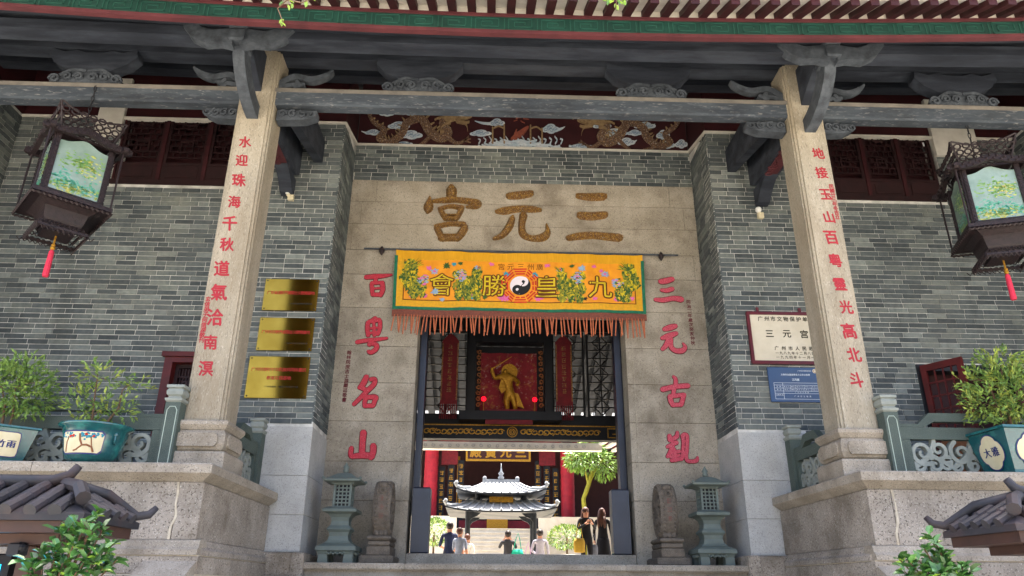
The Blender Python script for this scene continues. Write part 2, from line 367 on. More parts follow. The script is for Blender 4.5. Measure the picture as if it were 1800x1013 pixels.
M['skin'] = mat('skin', lin('c08a6e'), rough=.6, sub=.0)
M['hair'] = mat('dark hair', lin('1c1614'), lin('2a201b'), scale=30, rough=.5)
M['hairbrown'] = mat('brown hair', lin('5a3526'), lin('452a20'), scale=30, rough=.5)
M['yellowbark'] = mat('yellow green trunk', lin('8f8a2a'), lin('7a7624'), scale=9, rough=.6)
M['redlamp'] = mat('red lamp', lin('d0102a'), emit=lin('ff0a1c'), estr=.7, rough=.4)
M['bulb'] = mat('white globe', lin('d8d8d4'), rough=.25)
M['plastic'] = mat('cream plastic', lin('c9bfa2'), rough=.5)
M['iron'] = mat('dark iron', lin('2a2a2e'), rough=.5, metal=.3)
M['rooftile'] = mat('hall roof tile', lin('585a5c'), lin('6d6e6e'), scale=4, rough=.8)

# ------------------------------------------------------------------ the setting
GZ = -1.6
def structure(mb, name, m): o = mb.build(name, m); o['kind'] = 'structure'; return o
structure(MB().box(-160, 160, -120, 300, GZ-.5, GZ), 'ground', M['ground'])
st = MB()
for k in range(11):
    st.box(-3.3, 3.3, 10.40-.32*(k+1), 10.40-.32*k+.02, GZ-.1, .27-.17*(k+1))
structure(st, 'front_steps', M['palestone'])
for s_ in (-1, 1):      # sloping cheek stones in front of the terraces
    structure(MB().prism([(7.95,.27),(7.95,-1.7),(4.4,-1.7)], s_*3.43, s_*3.95, 'YZ'), 'stair_cheek', M['granite'])
structure(MB().box(-3.35, 3.35, 10.42, 20.0, GZ, .28), 'gate_floor', M['slab'])
nos = MB()
for i, (a, b_) in enumerate(((-3.04, -1.62), (-1.616, 1.3), (1.304, 3.04))):
    nos.bevbox(a, b_, 10.34, 10.9, .2, .29, .02)
structure(nos, 'stone_nosing', M['granite'])
structure(MB().box(-40, 40, 20.0, 22.0, GZ, -.15).box(-40, -3.35, 18.3, 20.0, GZ, -.15).box(3.35, 40, 18.3, 20.0, GZ, -.15).box(-40, 40, 22.0, 120, GZ, .1), 'courtyard', M['court'])

# ------------------------------------------------------------------ gatehouse
YW, YS, HW = 10.5, 11.5, 3.06
gate = empty('temple_gatehouse', (0, 10.5, .28), 'grey brick temple gatehouse with granite doorway, stone columns and deep eaves', 'gatehouse')
BL, BH, MT = .30, .0805, .0112
bricks_all = []      # (wall, centre, length, axis 'X'/'Y', normal sign)
def brick_area(wall, axis, u0, u1, z0, z1, plane, nrm, holes=(), topslope=None):
    """collect bricks over a rectangle; axis = direction of u; nrm = outward sign on the other axis"""
    n = int((z1-z0)/BH+.001)
    for r in range(n):
        za = z1-(r+1)*BH; zc = za+BH/2
        u = u0-random.random()*BL
        while u < u1:
            L = BL if random.random() > .07 else BL*.55
            a, b_ = max(u, u0), min(u+L, u1); u += L
            segs = [(a, b_)]
            for (h0, h1, k0, k1) in holes:
                if k0-.02 < zc < k1+.02:
                    ns = []
                    for (p, q) in segs:
                        if q <= h0 or p >= h1: ns.append((p, q))
                        else:
                            if p < h0: ns.append((p, h0))
                            if q > h1: ns.append((h1, q))
                    segs = ns
            for (p, q) in segs:
                if q-p > .03: bricks_all.append((wall, (p+q)/2, q-p-MT, zc, axis, plane, nrm))
# mortar cores and holes
HOLES = {-1: [(-6.72, -4.55, 5.98, 7.6), (-5.30, -4.42, 1.0, 3.16), (-4.05, -3.0, .2, 2.10)],
          1: [(5.12, 7.0, 5.98, 7.6), (5.88, 7.35, 1.0, 3.16), (3.0, 4.05, .2, 2.10)]}
def core(x0, x1, holes, z0, z1, y0, y1):
    mb = MB(); xs = sorted({x0, x1}|{h for H in holes for h in H[:2] if x0 < h < x1})
    for a, b_ in zip(xs, xs[1:]):
        hs = sorted([H for H in holes if H[0] <= a+1e-6 and H[1] >= b_-1e-6], key=lambda H: H[2]); z = z0
        for H in hs:
            if H[2] > z: mb.box(a, b_, y0, y1, z, H[2])
            z = max(z, H[3])
        if z < z1: mb.box(a, b_, y0, y1, z, z1)
    return mb
WTOP = 7.21
for s_ in (-1, 1):
    x0, x1 = (-8.4, -HW) if s_ < 0 else (HW, 8.4)
    hs = [H for H in HOLES[s_] if H[2] > .9]
    wl = core(x0, x1, hs, .2, WTOP, YW+.006, YW+.4).build('brick_wall', M['mortar'], gate)
    brick_area(wl, 'X', x0, x1, .43, WTOP, YW, -1, HOLES[s_])
    # return into the doorway recess, and the end wall that comes forward
    rt = MB().prism([(YW+.4, .2), (YS+.05, .2), (YS+.05, 7.44), (YW+.4, 7.3)], s_*(HW+.006), s_*(HW+.4), 'YZ').build('brick_wall', M['mortar'], gate)
    brick_area(rt, 'Y', YW, YS, 2.10, 7.24, s_*HW, -s_)
    ew = MB().box(min(s_*8.406, s_*8.8), max(s_*8.406, s_*8.8), 7.6, YW+.4, 1.0, 7.25).build('brick_wall', M['mortar'], gate)
    brick_area(ew, 'Y', 8.2, YW, 1.2, 7.2, s_*8.4, -s_)
    xx = sorted((s_*8.41, s_*8.8)); MB().prism([(7.1,6.6),(YW+.4,6.9),(YW+.4,8.4),(7.1,6.75)], xx[0], xx[1], 'YZ').build('red_board', M['redwood'], gate)
    # white capping line along the wall tops
    for nm, bx, mm in (('wall_capping', (min(s_*(HW-.02), s_*8.4), max(s_*(HW-.02), s_*8.4), YW-.035, YW+.1, WTOP, WTOP+.035), M['white']),):
        MB().box(*bx).build(nm, mm, gate)
    MB().add([(s_*(HW-.03), YW-.03, WTOP+.001), (s_*(HW+.1), YW-.03, WTOP+.001), (s_*(HW+.1), YS+.03, 7.47), (s_*(HW-.03), YS+.03, 7.47),
              (s_*(HW-.03), YW-.03, WTOP+.036), (s_*(HW+.1), YW-.03, WTOP+.036), (s_*(HW+.1), YS+.03, 7.505), (s_*(HW-.03), YS+.03, 7.505)],
             [(0,3,2,1),(4,5,6,7),(0,1,5,4),(1,2,6,5),(2,3,7,6),(3,0,4,7)]).build('wall_capping', M['white'], gate)
    # red boards above the walls
    MB().box(x0, x1, YW+.02, YW+.1, WTOP+.04, 8.6).build('red_board', M['redwood'], gate)
    MB().box(min(s_*(HW+.02), s_*(HW+.1)), max(s_*(HW+.02), s_*(HW+.1)), YW+.1, YS+.1, 7.3, 8.6).build('red_board', M['maroon'], gate)
    # pale granite dado panels at the foot of the pier
    dz = [.42, .90, 1.42, 2.10]
    for k in range(3):
        d = MB().bevbox(min(s_*4.05, s_*HW), max(s_*4.05, s_*HW)-.0, YW-.012, YW+.1, dz[k]+.002, dz[k+1]-.002, .003).build('dado_panel', M['dado'], gate)
        MB().bevbox(min(s_*(HW-.012), s_*(HW+.1)), max(s_*(HW-.012), s_*(HW+.1)), YW-.0125, YS, dz[k]+.002, dz[k+1]-.002, .003).build('dado_panel', M['dado'], gate)
    # rough plinth under the dado
    for (a, b_, c, d) in ((3.62, 4.3, 10.3, 10.36), (3.1, 3.618, 10.33, 10.40), (HW-.12, 3.098, 10.30, 10.38)):
        xx = sorted((s_*a, s_*b_)); MB().bevbox(xx[0], xx[1], c, YW+.3, .0, .42-.02*random.random(), .02).build('plinth_stone', M['terrace'], gate)
    xx = sorted((s_*(HW-.10), s_*(HW+.3))); MB().bevbox(xx[0], xx[1], 10.38, YS, .28, .40, .02).build('plinth_stone', M['terrace'], gate)
    # white plaster pier beside the window
    a = (-7.15, -6.73) if s_ < 0 else (6.99, 7.75)
    MB().box(a[0], a[1], YW-.05, YW+.02, 6.85, 8.0).build('plaster_pier', M['white'], gate)
# brick above the lintel
up = MB().box(-HW, HW, YS+.006, YS+.4, 6.72, 7.46).build('brick_wall', M['mortar'], gate)
brick_area(up, 'X', -HW, HW, 6.73, 7.455, YS, -1)
MB().box(-HW, HW, YS-.03, YS+.02, 7.455, 7.49).build('wall_capping', M['white'], gate)
# bricks: the 300 that show largest as objects, the rest joined per wall
occl = [(300, 90, 480, 1013), (1385, 90, 1560, 1013), (10, 170, 220, 490), (1660, 190, 1800, 530), (428, 488, 560, 702), (1312, 545, 1450, 710), (0, 600, 300, 1013), (1600, 590, 1800, 1013), (300, 130, 600, 320), (1240, 130, 1400, 350)]
cand = []
for i, (wl, uc, L, zc, axis, plane, nrm) in enumerate(bricks_all):
    if axis != 'X' or L < BL-MT-.001: continue
    P = Vector((uc, plane, zc)); px, py = project(P)
    if not (0 < px < 1800 and 0 < py < 1013) or any(a < px < c and b_ < py < d for a, b_, c, d in occl): continue
    cand.append(((P-CAM).length, i))
pick = {i for _, i in sorted(cand)[:300]}
bk = MB().box(-.5, .5, -.5, .5, -.5, .5).mesh('brick', M['brick'])
rest = {}
for i, (wl, uc, L, zc, axis, plane, nrm) in enumerate(bricks_all):
    pr = random.uniform(-.003, .003); t = .03; h = BH-MT
    c = plane-nrm*(t/2-.004-pr)
    if i in pick:
        o = inst(bk, 'brick', wl, (uc, c, zc), (0,0,0), (L, t, h))
    else:
        mb = rest.setdefault(wl.name, (wl, MB()))[1]
        if axis == 'X': mb.box(uc-L/2, uc+L/2, c-t/2, c+t/2, zc-h/2, zc+h/2)
        else: mb.box(c-t/2, c+t/2, uc-L/2, uc+L/2, zc-h/2, zc+h/2)
for wl, mb in rest.values():
    o = mb.build('brickwork', M['brick'], wl, fix=False); o['kind'] = 'stuff'

# granite doorway: jamb blocks, lintel blocks
DX0, DX1, DZ = -1.74, 1.68, 4.30
sur = MB().box(-HW, DX0-.05, YS+.01, YS+.45, .28, 6.74).box(DX1+.05, HW, YS+.01, YS+.45, .28, 6.74).box(DX0-.05, DX1+.05, YS+.01, YS+.45, DZ+.03, 6.74).build('stone_surround', M['joint'], gate)
def block(x0, x1, z0, z1):
    MB().bevbox(x0+.003, x1-.003, YS-random.uniform(0,.003), YS+.44, z0+.003, z1-.003, .004).build('stone_block', M['slab'], sur)
jz = [.28, 1.2, 1.78, 2.4, 3.02, 3.63, 4.3]
for k in range(len(jz)-1):
    block(-HW, DX0, jz[k], jz[k+1]); block(DX1, HW, jz[k]+(.03 if k else 0), jz[k+1]+(.03 if k < 5 else 0))
block(-HW, -.02, 4.3, 4.9); block(-.02, HW, 4.3, 4.9)
block(-HW, 2.95, 4.9, 5.36); block(2.95, HW, 4.9, 5.36)
block(-HW, -2.98, 5.36, 5.86); block(-2.98, HW, 5.36, 5.86)
block(-HW, -2.86, 5.86, 6.3); block(-2.86, 2.85, 5.86, 6.3); block(2.85, HW, 5.86, 6.3)
block(-HW, -2.62, 6.3, 6.74); block(-2.62, 2.62, 6.3, 6.74); block(2.62, HW, 6.3, 6.74)
# raised edge of the jambs beside the opening
for x in (DX0-.12, DX1+.1): MB().box(x, x+.025, YS-.012, YS+.01, .28, 4.3).build('jamb_moulding', M['slab'], sur)

# ---- big carved characters (brush strokes)
def chars(name, strokes, crop, scale, Y, thick, m, edge=None, ew=8):
    mb = MB()
    for k, stv in enumerate(strokes):
        P = []
        for (x, y, wd) in stv:
            q = at(crop[0]+x/scale, crop[1]+y/scale, Y); q2 = at(crop[0]+(x+wd)/scale, crop[1]+y/scale, Y)
            P.append((q.x, q.z, (q2-q).length))
        mb.cur = 0; mb.ribbon(P, Y-thick-.0006*k, Y+.002, 'XZ', 5, bev=.5 if not edge else .15)
        if edge:
            mb.cur = 1; mb.ribbon([(a, b_, c+ew*.0012) for a, b_, c in P], Y-thick*.6-.0003*k, Y+.002, 'XZ', 5)
    return mb.build(name, [m, edge or m], sur)
G0 = (730, 320)
GOLD = [
 [[(310,60,90),(310,100,95),(308,150,80)], [(125,140,30),(115,200,85),(110,240,80),(105,262,40)], [(150,170,30),(250,158,60),(350,155,55),(460,168,65),(530,185,80),(515,212,55),(440,220,22)],
  [(215,240,45),(245,290,55),(270,325,38)], [(205,235,35),(300,212,40),(400,225,55)], [(392,235,55),(368,290,50),(345,325,40)], [(250,318,40),(355,316,40)], [(250,290,20),(365,290,20)],
  [(185,392,60),(213,450,62),(240,497,50)], [(180,385,50),(300,362,48),(415,365,55)], [(425,395,70),(388,450,75),(360,495,50)], [(215,485,60),(370,485,60)], [(222,462,25),(372,462,25)]],
 [[(800,122,70),(890,114,82),(985,100,72)], [(695,258,40),(760,248,80),(880,232,70),(1000,235,70),(1072,246,30)], [(830,312,55),(800,390,70),(740,460,60),(672,490,30)],
  [(925,285,75),(910,370,62),(925,450,72),(1000,485,62),(1095,472,82),(1132,425,55),(1120,368,15)]],
 [[(1392,122,60),(1500,130,80),(1608,126,80)], [(1408,288,78),(1510,294,85),(1618,282,75)], [(1308,482,60),(1400,465,75),(1520,458,75),(1650,470,80),(1742,478,88)]]]
for g in GOLD: chars('gilded_character', g, G0, 4.865, YS, .06, M['oldgold'])
RS = 5.0667
for crop, lst in (((600,460), [[[(220,142,45),(300,135,50),(380,130,40),(448,120,22)], [(310,150,35),(300,190,40)], [(270,200,35),(275,250,40),(280,300,35)], [(365,190,45),(370,250,45),(350,305,40)], [(270,195,35),(370,190,35)], [(285,245,22),(360,238,22)], [(278,297,40),(352,297,40)]],
     [[(305,505,40),(275,530,45)], [(238,545,42),(233,600,42),(240,662,38)], [(250,537,42),(340,522,42)], [(345,530,38),(345,590,38),(325,650,38)], [(290,550,26),(295,660,36)], [(245,600,20),(340,590,20)], [(250,640,22),(330,632,22)], [(140,720,40),(230,705,40),(330,695,35),(408,685,25)], [(272,705,42),(250,745,42)], [(262,737,32),(310,742,42),(312,778,46),(268,812,42),(240,802,32)]]]),
    ((600,640), [[[(225,115,50),(195,180,56),(162,215,42)], [(262,140,40),(298,140,46),(290,185,46),(235,240,48),(170,305,42),(112,362,38)], [(180,215,40),(225,235,45)], [(222,292,50),(210,340,42),(208,380,35)], [(225,300,42),(295,297,52),(315,312,42)], [(308,305,42),(285,372,42)], [(208,375,42),(285,374,42)]],
     [[(198,610,62),(190,700,58),(186,790,58)], [(92,748,42),(85,800,48),(95,825,48)], [(95,826,44),(190,815,58),(280,822,58)], [(285,728,58),(285,780,58),(265,838,52)]]])):
    for g in lst: chars('red_character', g, crop, RS, YS, .02, M['redletter'], M['letteredge'])
for crop, lst in (((1130,470), [[[(155,130,50),(200,125,58),(262,108,48)], [(162,205,30),(210,210,44),(262,195,44)], [(108,290,35),(180,295,48),(270,280,48),(342,290,58)]],
     [[(188,555,40),(240,540,58),(292,525,44)], [(168,635,35),(230,615,58),(298,590,40)], [(230,640,48),(210,690,48),(172,733,35)], [(245,640,48),(250,710,46),(290,745,48),(350,745,52),(374,712,38),(353,678,15)]]]),
    ((1130,640), [[[(270,114,28),(290,140,38),(290,200,42)], [(172,230,48),(280,205,48),(402,196,48)], [(280,200,42),(270,270,38)], [(240,290,48),(250,340,48),(272,372,38)], [(240,290,42),(368,277,42)], [(362,282,42),(342,358,46)], [(258,368,38),(342,364,42)]],
     [[(235,640,42),(240,680,46)], [(305,608,28),(298,650,42),(242,680,32)], [(215,740,32),(300,700,42)], [(268,700,42),(250,770,42),(217,828,32)], [(270,760,50),(288,858,44)], [(230,800,30),(325,780,34)], [(252,860,36),(345,845,36)], [(240,830,26),(325,815,26)],
      [(352,640,40),(357,700,30),(352,800,34)], [(360,630,36),(390,640,36),(392,720,34),(387,800,34)], [(360,690,16),(385,690,16)], [(360,740,16),(385,740,16)], [(358,795,36),(343,850,36)], [(380,792,40),(390,858,36),(438,870,32),(476,860,38),(485,828,15)]]])):
    for g in lst: chars('red_character', g, crop, RS, YS, .02, M['pinkletter'], M['letteredge'])
def vtext(s, p0, p1, Y, size, m, parent, name, bold=.03, th=.003):
    mb = MB(); n = len(s)
    for i, ch in enumerate(s):
        t = i/(n-1); q = at(p0[0]+(p1[0]-p0[0])*t, p0[1]+(p1[1]-p0[1])*t, Y)
        put_glyph(mb, ch, q.x, q.z, Y-th, size, bold, .05)
    return mb.build(name, m, parent, fix=False)
vtext('翰林院庶吉士游顯廷敬書', (614,620), (605,703), YS, .075, M['letteredge'], sur, 'small_inscription')
vtext('同治二年歲次癸亥仲秋', (1210,531), (1218,603), YS, .075, M['letteredge'], sur, 'small_inscription')

# dragon frieze above the doorway recess
fz = MB().box(-HW+.01, HW-.01, YS+.03, YS+.1, 7.49, 9.2).build('frieze_board', M['maroon'], gate)
FY = YS+.03
def fpt(x, y): q = at(600+x/2.8125, 60+y/2.8125, FY); return q.x, q.z
def mirror_x(x, mir): return 1812-x if mir else x
for mir in (0, 1):
    dyv = 18 if mir else -2
    g = lambda x, y, wd: fpt(mirror_x(x, mir), y+dyv)+(wd*.0033,)
    mb = MB()
    body = [(130,385,14),(160,440,24),(212,480,34),(188,522,36),(240,538,38),(300,500,42),(325,445,44),(395,425,48),(440,490,52),(495,522,52),(530,490,46),(500,445,40),(530,415,40)]
    mb.ribbon([g(*p) for p in body], FY-.035, FY, 'XZ', 6)
    pts = cat(body, 5)
    for i in range(2, len(pts)-2, 2):      # back fins
        x, y, wd = pts[i]; dx, dy = pts[i+1][0]-pts[i-1][0], pts[i+1][1]-pts[i-1][1]; l = math.hypot(dx, dy) or 1
        nx, ny = dy/l, -dx/l
        mb.cur = 1; mb.ribbon([g(x+nx*wd*.45, y+ny*wd*.45, 9), g(x+nx*wd*.85, y+ny*wd*.85, 2)], FY-.03-.0003*i, FY, 'XZ', 1, False)
    for leg in ([(450,500,26),(410,540,20),(385,555,14)], [(520,510,26),(570,545,20),(610,530,14),(630,510,5)], [(610,532,10),(640,540,4)], [(612,528,10),(640,522,4)], [(240,535,20),(290,550,14),(320,555,6)]):
        mb.cur = 0; mb.ribbon([g(*p) for p in leg], FY-.03, FY, 'XZ', 4)
    mb.cur = 1      # head: skull, jaws, mane, horns, whiskers
    for k, hd in enumerate(([(525,425,50),(570,415,44),(610,418,30),(640,410,18)], [(575,435,26),(610,445,16),(632,440,8)], [(540,400,18),(500,392,8),(470,398,3)], [(530,430,18),(490,420,8),(462,430,3)], [(545,405,14),(510,380,5)], [(600,405,8),(640,395,6),(668,405,2)], [(535,445,20),(505,460,8),(490,480,3)], [(600,440,6),(620,460,4),(625,485,2)], [(130,390,12),(115,375,5),(105,380,2)], [(130,390,12),(140,372,5),(160,375,2)])):
        mb.ribbon([g(*p) for p in hd], FY-.05-.001*k, FY, 'XZ', 4)
    mb.build('painted_dragon', [M['dragon'], M['dragonlight']], fz)
def cloud(cx, cy, sx, sy, tail=0):
    sx *= 1.2; sy *= 1.3; mb = MB(); k = 0
    for (a, b_, r) in ((-.6,.15,.42),(0,-.25,.55),(.55,.1,.45),(.05,.3,.5),(-.25,-.05,.5)):
        c = [(cx+(a+r*math.cos(t))*sx, cy+(b_+r*.8*math.sin(t))*sy) for t in [2*PI*i/12 for i in range(12)]]
        mb.cur = 0; mb.prism([fpt(*p) for p in c], FY-.02-.001*k, FY)
        sp = [(cx+(a+r*.6*(1-.55*t)*math.cos(6.5*t+k))*sx, cy+(b_+r*.5*(1-.55*t)*math.sin(6.5*t+k))*sy, 5) for t in [i/8 for i in range(9)]]
        mb.cur = 1; mb.ribbon([fpt(p[0], p[1])+(.009,) for p in sp], FY-.027-.001*k, FY-.02, 'XZ', 2, False); k += 1
    if tail:
        mb.cur = 0; mb.ribbon([fpt(cx, cy+.2*sy)+(sy*.0022,), fpt(cx+tail*.6, cy+.1*sy)+(sy*.0016,), fpt(cx+tail, cy-.3*sy)+(.006,)], FY-.018, FY)
    mb.build('painted_cloud', [M['cloud'], M['cloudline']], fz)
for a in ((225,395,30,14,-45),(345,392,50,13,0),(160,488,36,15,-60),(285,455,45,22,0),(345,500,48,24,40),(310,543,36,10,0),(690,492,45,18,40),(770,440,32,22,-110),(1035,470,36,26,70),(1185,556,50,12,-60),(1290,455,38,18,-60),(1350,490,55,22,0),(1300,412,45,10,0),(1480,415,45,8,0),(1500,455,45,20,50),(1450,490,32,16,0),(1410,535,36,22,50),(1590,500,28,26,0),(1610,550,34,20,-40),(1680,545,26,24,0),(1640,425,34,8,0)): cloud(*a)
mb = MB()      # waves, gate and carp in the middle
for k in range(9):
    y = 565-k*4; mb.cur = 0
    mb.ribbon([fpt(660+k*18+j*40, y+(8 if j % 2 else -8)*(1-.05*k))+(.03,) for j in range(int((1110-660-36*k)/40)+1)], FY-.02-.002*k, FY, 'XZ', 4)
for k in range(16):
    x = 680+k*27; mb.ribbon([fpt(x, 545)+(.02,), fpt(x+8, 528)+(.014,), fpt(x-4, 522-6*(k % 3))+(.006,)], FY-.04-.0007*k, FY, 'XZ', 3)
mb.cur = 1
for x, y0 in ((748,465),(805,452),(935,455),(992,470)): mb.ribbon([fpt(x, 545)+(.03,), fpt(x, y0)+(.026,)], FY-.035, FY, 'XZ', 1)
mb.ribbon([fpt(750,470)+(.02,), fpt(778,458)+(.02,), fpt(805,470)+(.02,)], FY-.033, FY); mb.ribbon([fpt(935,470)+(.02,), fpt(965,462)+(.02,), fpt(992,480)+(.02,)], FY-.033, FY)
mb.cur = 2; mb.ribbon([fpt(842,525)+(.05,), fpt(870,508)+(.11,), fpt(900,485)+(.09,), fpt(922,465)+(.04,)], FY-.055, FY, 'XZ', 4)
mb.ribbon([fpt(860,500)+(.05,), fpt(866,478)+(.02,)], FY-.05, FY, 'XZ', 2)
c0 = fpt(882,405); mb.prism([(c0[0]+.05*math.cos(t), c0[1]+.05*math.sin(t)) for t in [i*PI/6 for i in range(12)]], FY-.03, FY)
for k in range(6): mb.ribbon([fpt(882+18*math.cos(k), 420+14*math.sin(k*1.7))+(.012,), fpt(882+45*math.cos(k), 424+18*math.sin(k*1.7))+(.008,)], FY-.026-.001*k, FY, 'XZ', 2)
mb.build('painted_waves', [M['cloud'], M['dragonlight'], M['carp']], fz)

# ---- lattice windows and the low red doors in the side bays
def lattice(mb, x0, x1, z0, z1, Y, bar=.02, step=.105):
    fr = .05
    for (a, b_, c, d) in ((x0, x0+fr, z0, z1), (x1-fr, x1, z0, z1), (x0+fr, x1-fr, z0, z0+fr), (x0+fr, x1-fr, z1-fr, z1)): mb.box(a, b_, Y-.03, Y+.03, c, d)
    xa, xb = x0+fr, x1-fr; n = int((z1-z0-2*fr)/step)
    for k in range(1, n):
        z = z0+fr+(z1-z0-2*fr)*k/n
        mb.box(xa, xb, Y-.012, Y+.012, z-bar/2, z+bar/2)
        for j in range(5):
            x = xa+(xb-xa)*(j+.5*(k % 2)+.25)/5
            if x < xb-.01: mb.box(x-bar/2, x+bar/2, Y-.0115, Y+.0115, z+bar/2, z+(z1-z0-2*fr)/n-bar/2)
    for cz in (z0+(z1-z0)*.3, z0+(z1-z0)*.72):
        cx = (xa+xb)/2; r = (xb-xa)*.2
        for (a, b_, c, d) in ((cx-r, cx+r, cz-r, cz-r+.03), (cx-r, cx+r, cz+r-.03, cz+r), (cx-r, cx-r+.03, cz-r+.03, cz+r-.03), (cx+r-.03, cx+r, cz-r+.03, cz+r-.03)): mb.box(a, b_, Y-.02, Y+.02, c, d)
for s_, (x0, x1) in ((-1, (-6.72, -4.55)), (1, (5.12, 6.99))):
    wn = MB().box(x0, x1, YW+.28, YW+.30, 5.98, 7.6).build('lattice_window', M['maroon'], gate)  # dark panel close behind the lattice stands in for the unlit room
    MB().box(x0, x1, YW-.02, YW+.12, 5.975, 6.06).build('window_sill', M['lattice'], wn)
    for k in range(3):
        a = x0+(x1-x0)*k/3; b_ = x0+(x1-x0)*(k+1)/3
        mb = MB(); lattice(mb, a+.03, b_-.03, 6.36, 7.58, YW+.06); mb.build('lattice', M['lattice'], wn)
        MB().box(a+.03, b_-.03, YW+.03, YW+.09, 6.07, 6.355).box(a+.1, b_-.1, YW+.015, YW+.03, 6.13, 6.30).build('window_panel', M['lattice'], wn)
        MB().box(a-.03, a+.03, YW+.01, YW+.12, 6.06, 7.6).build('window_mullion', M['redwood'], wn)
# left: closed red door behind the column; right: open leaves
dl = MB().box(-5.30, -4.42, YW+.2, YW+.25, 1.18, 3.16).build('red_door', M['maroon'], gate)
mb = MB()
for (a, b_, c, d) in ((-5.30,-5.18,1.18,3.16), (-4.54,-4.42,1.18,3.16), (-5.18,-4.54,3.02,3.16)): mb.box(a, b_, YW-.02, YW+.2, c, d)
mb.box(-5.34, -4.38, YW-.06, YW+.0, 3.10, 3.17)
mb.build('door_frame', M['doorred'], dl)
mb = MB(); lattice(mb, -5.18, -4.86, 2.0, 3.02, YW+.15, .018, .12); lattice(mb, -4.85, -4.54, 2.0, 3.02, YW+.15, .018, .12); mb.build('lattice', M['lattice'], dl)
dr = MB().box(5.88, 7.35, YW+.3, YW+.34, 1.0, 3.16).build('red_door', M['maroon'], gate)
mb = MB()
for (a, b_, c, d) in ((5.88,5.98,1.18,3.16), (7.25,7.35,1.18,3.16), (5.98,7.25,3.06,3.16)): mb.box(a, b_, YW-.02, YW+.2, c, d)
mb.build('door_frame', M['iron'], dr)
for (hx, ang) in ((5.92, -58), (7.31, 238)):
    mb = MB(); mb.M = Matrix.Translation((hx, YW-.05, 0)) @ Matrix.Rotation(math.radians(ang), 4, 'Z')
    for (a, b_, c, d) in ((0,.08,1.18,3.12), (.52,.60,1.18,3.12), (.08,.52,3.02,3.12), (.08,.52,2.0,2.1), (.08,.52,1.18,1.3)): mb.box(a, b_, -.025, .025, c, d)
    mb.cur = 1; mb.box(.08, .52, -.008, .008, 1.3, 2.0)
    mb.cur = 0
    for k in range(4): mb.box(.08, .52, -.012, .012, 2.22+.2*k, 2.245+.2*k)
    for k in range(3): mb.box(.18+.12*k, .2+.12*k, -.0125, .0125, 2.1, 3.02)
    mb.build('door_leaf', [M['doorred'], M['branch']], dr)

# ---- granite columns with their bases and couplets
CY = 8.5
def column(s_):
    # octagonal-cornered square shaft
    x0, x1 = sorted((s_*4.09, s_*3.60)); y0, y1 = CY, CY+.48; c = .055; e = .02
    pts = [(x0+c,y0),(x1-c,y0),(x1-c,y0+e),(x1-e,y0+e),(x1-e,y0+c),(x1,y0+c),(x1,y1-c),(x1-c,y1),(x0+c,y1),(x0,y1-c),(x0,y0+c),(x0+e,y0+c),(x0+e,y0+e),(x0+c,y0+e)]
    cl = MB().prism(pts, 1.74, 7.05, 'XY').build('column', M['column'], gate)
    cx = (x0+x1)/2; cy = (y0+y1)/2
    sq = lambda prof: MB().lathe(prof, (cx, cy, 0), sq=True)
    sq([(.29,1.645),(.325,1.70),(.325,1.735),(.31,1.75),(.25,1.752)]).build('column_cap', M['granite'], cl)
    sq([(.25,1.395),(.29,1.42),(.315,1.48),(.318,1.53),(.31,1.59),(.28,1.643)]).build('column_drum', M['granite'], cl)
    for f_ in ('front', 'side'):      # sunk panel on the drum
        if f_ == 'front': b = MB().prism([(cx+a*.235, 1.525+b_*.075) for a, b_ in ((-1,-.5),(-.88,-1),(.88,-1),(1,-.5),(1,.5),(.88,1),(-.88,1),(-1,.5))], cy-.335, cy-.28)
        else: b = MB().prism([(cy+a*.235, 1.525+b_*.075) for a, b_ in ((-1,-.5),(-.88,-1),(.88,-1),(1,-.5),(1,.5),(.88,1),(-.88,1),(-1,.5))], cx-s_*.28, cx-s_*.335, 'YZ')
        b.build('drum_panel', M['granite'], cl)
    sq([(.345,1.18),(.345,1.37),(.33,1.394)]).build('column_plinth', M['granite'], cl)
    return cl
cols = {s_: column(s_) for s_ in (-1, 1)}
def couplet(s, p, cl, size=.185):
    for ch, (px, py) in zip(s, p):
        mb = MB(); q = at(px, py, CY); put_glyph(mb, ch, q.x, q.z, CY-.003, size*(1.12+.12*math.sin(px*7.3)), .028, -.12, .9)
        mb.build('couplet_character', M['colletter'], cl, fix=False)
LT = [(431,250),(425,282),(420,317),(412,355),(404,393),(399,430),(390,472),(385,514),(378,558),(370,602),(362,648)]
RT = [(1438,270),(1444,304),(1451,342),(1457,382),(1461,418),(1468,458),(1476,500),(1487,540),(1492,582),(1501,624),(1505,668)]
couplet('水迎珠海千秋道氣洽南溟', LT, cols[-1]); couplet('地接玉山百粵靈光高北斗', RT, cols[1])
vtext('玄信弟子何信湖敬刊', (366,526), (354,598), CY, .07, M['colletter'], cols[-1], 'small_inscription')
vtext('民國廿三年冬吉立', (1461,328), (1472,382), CY, .07, M['colletter'], cols[1], 'small_inscription')

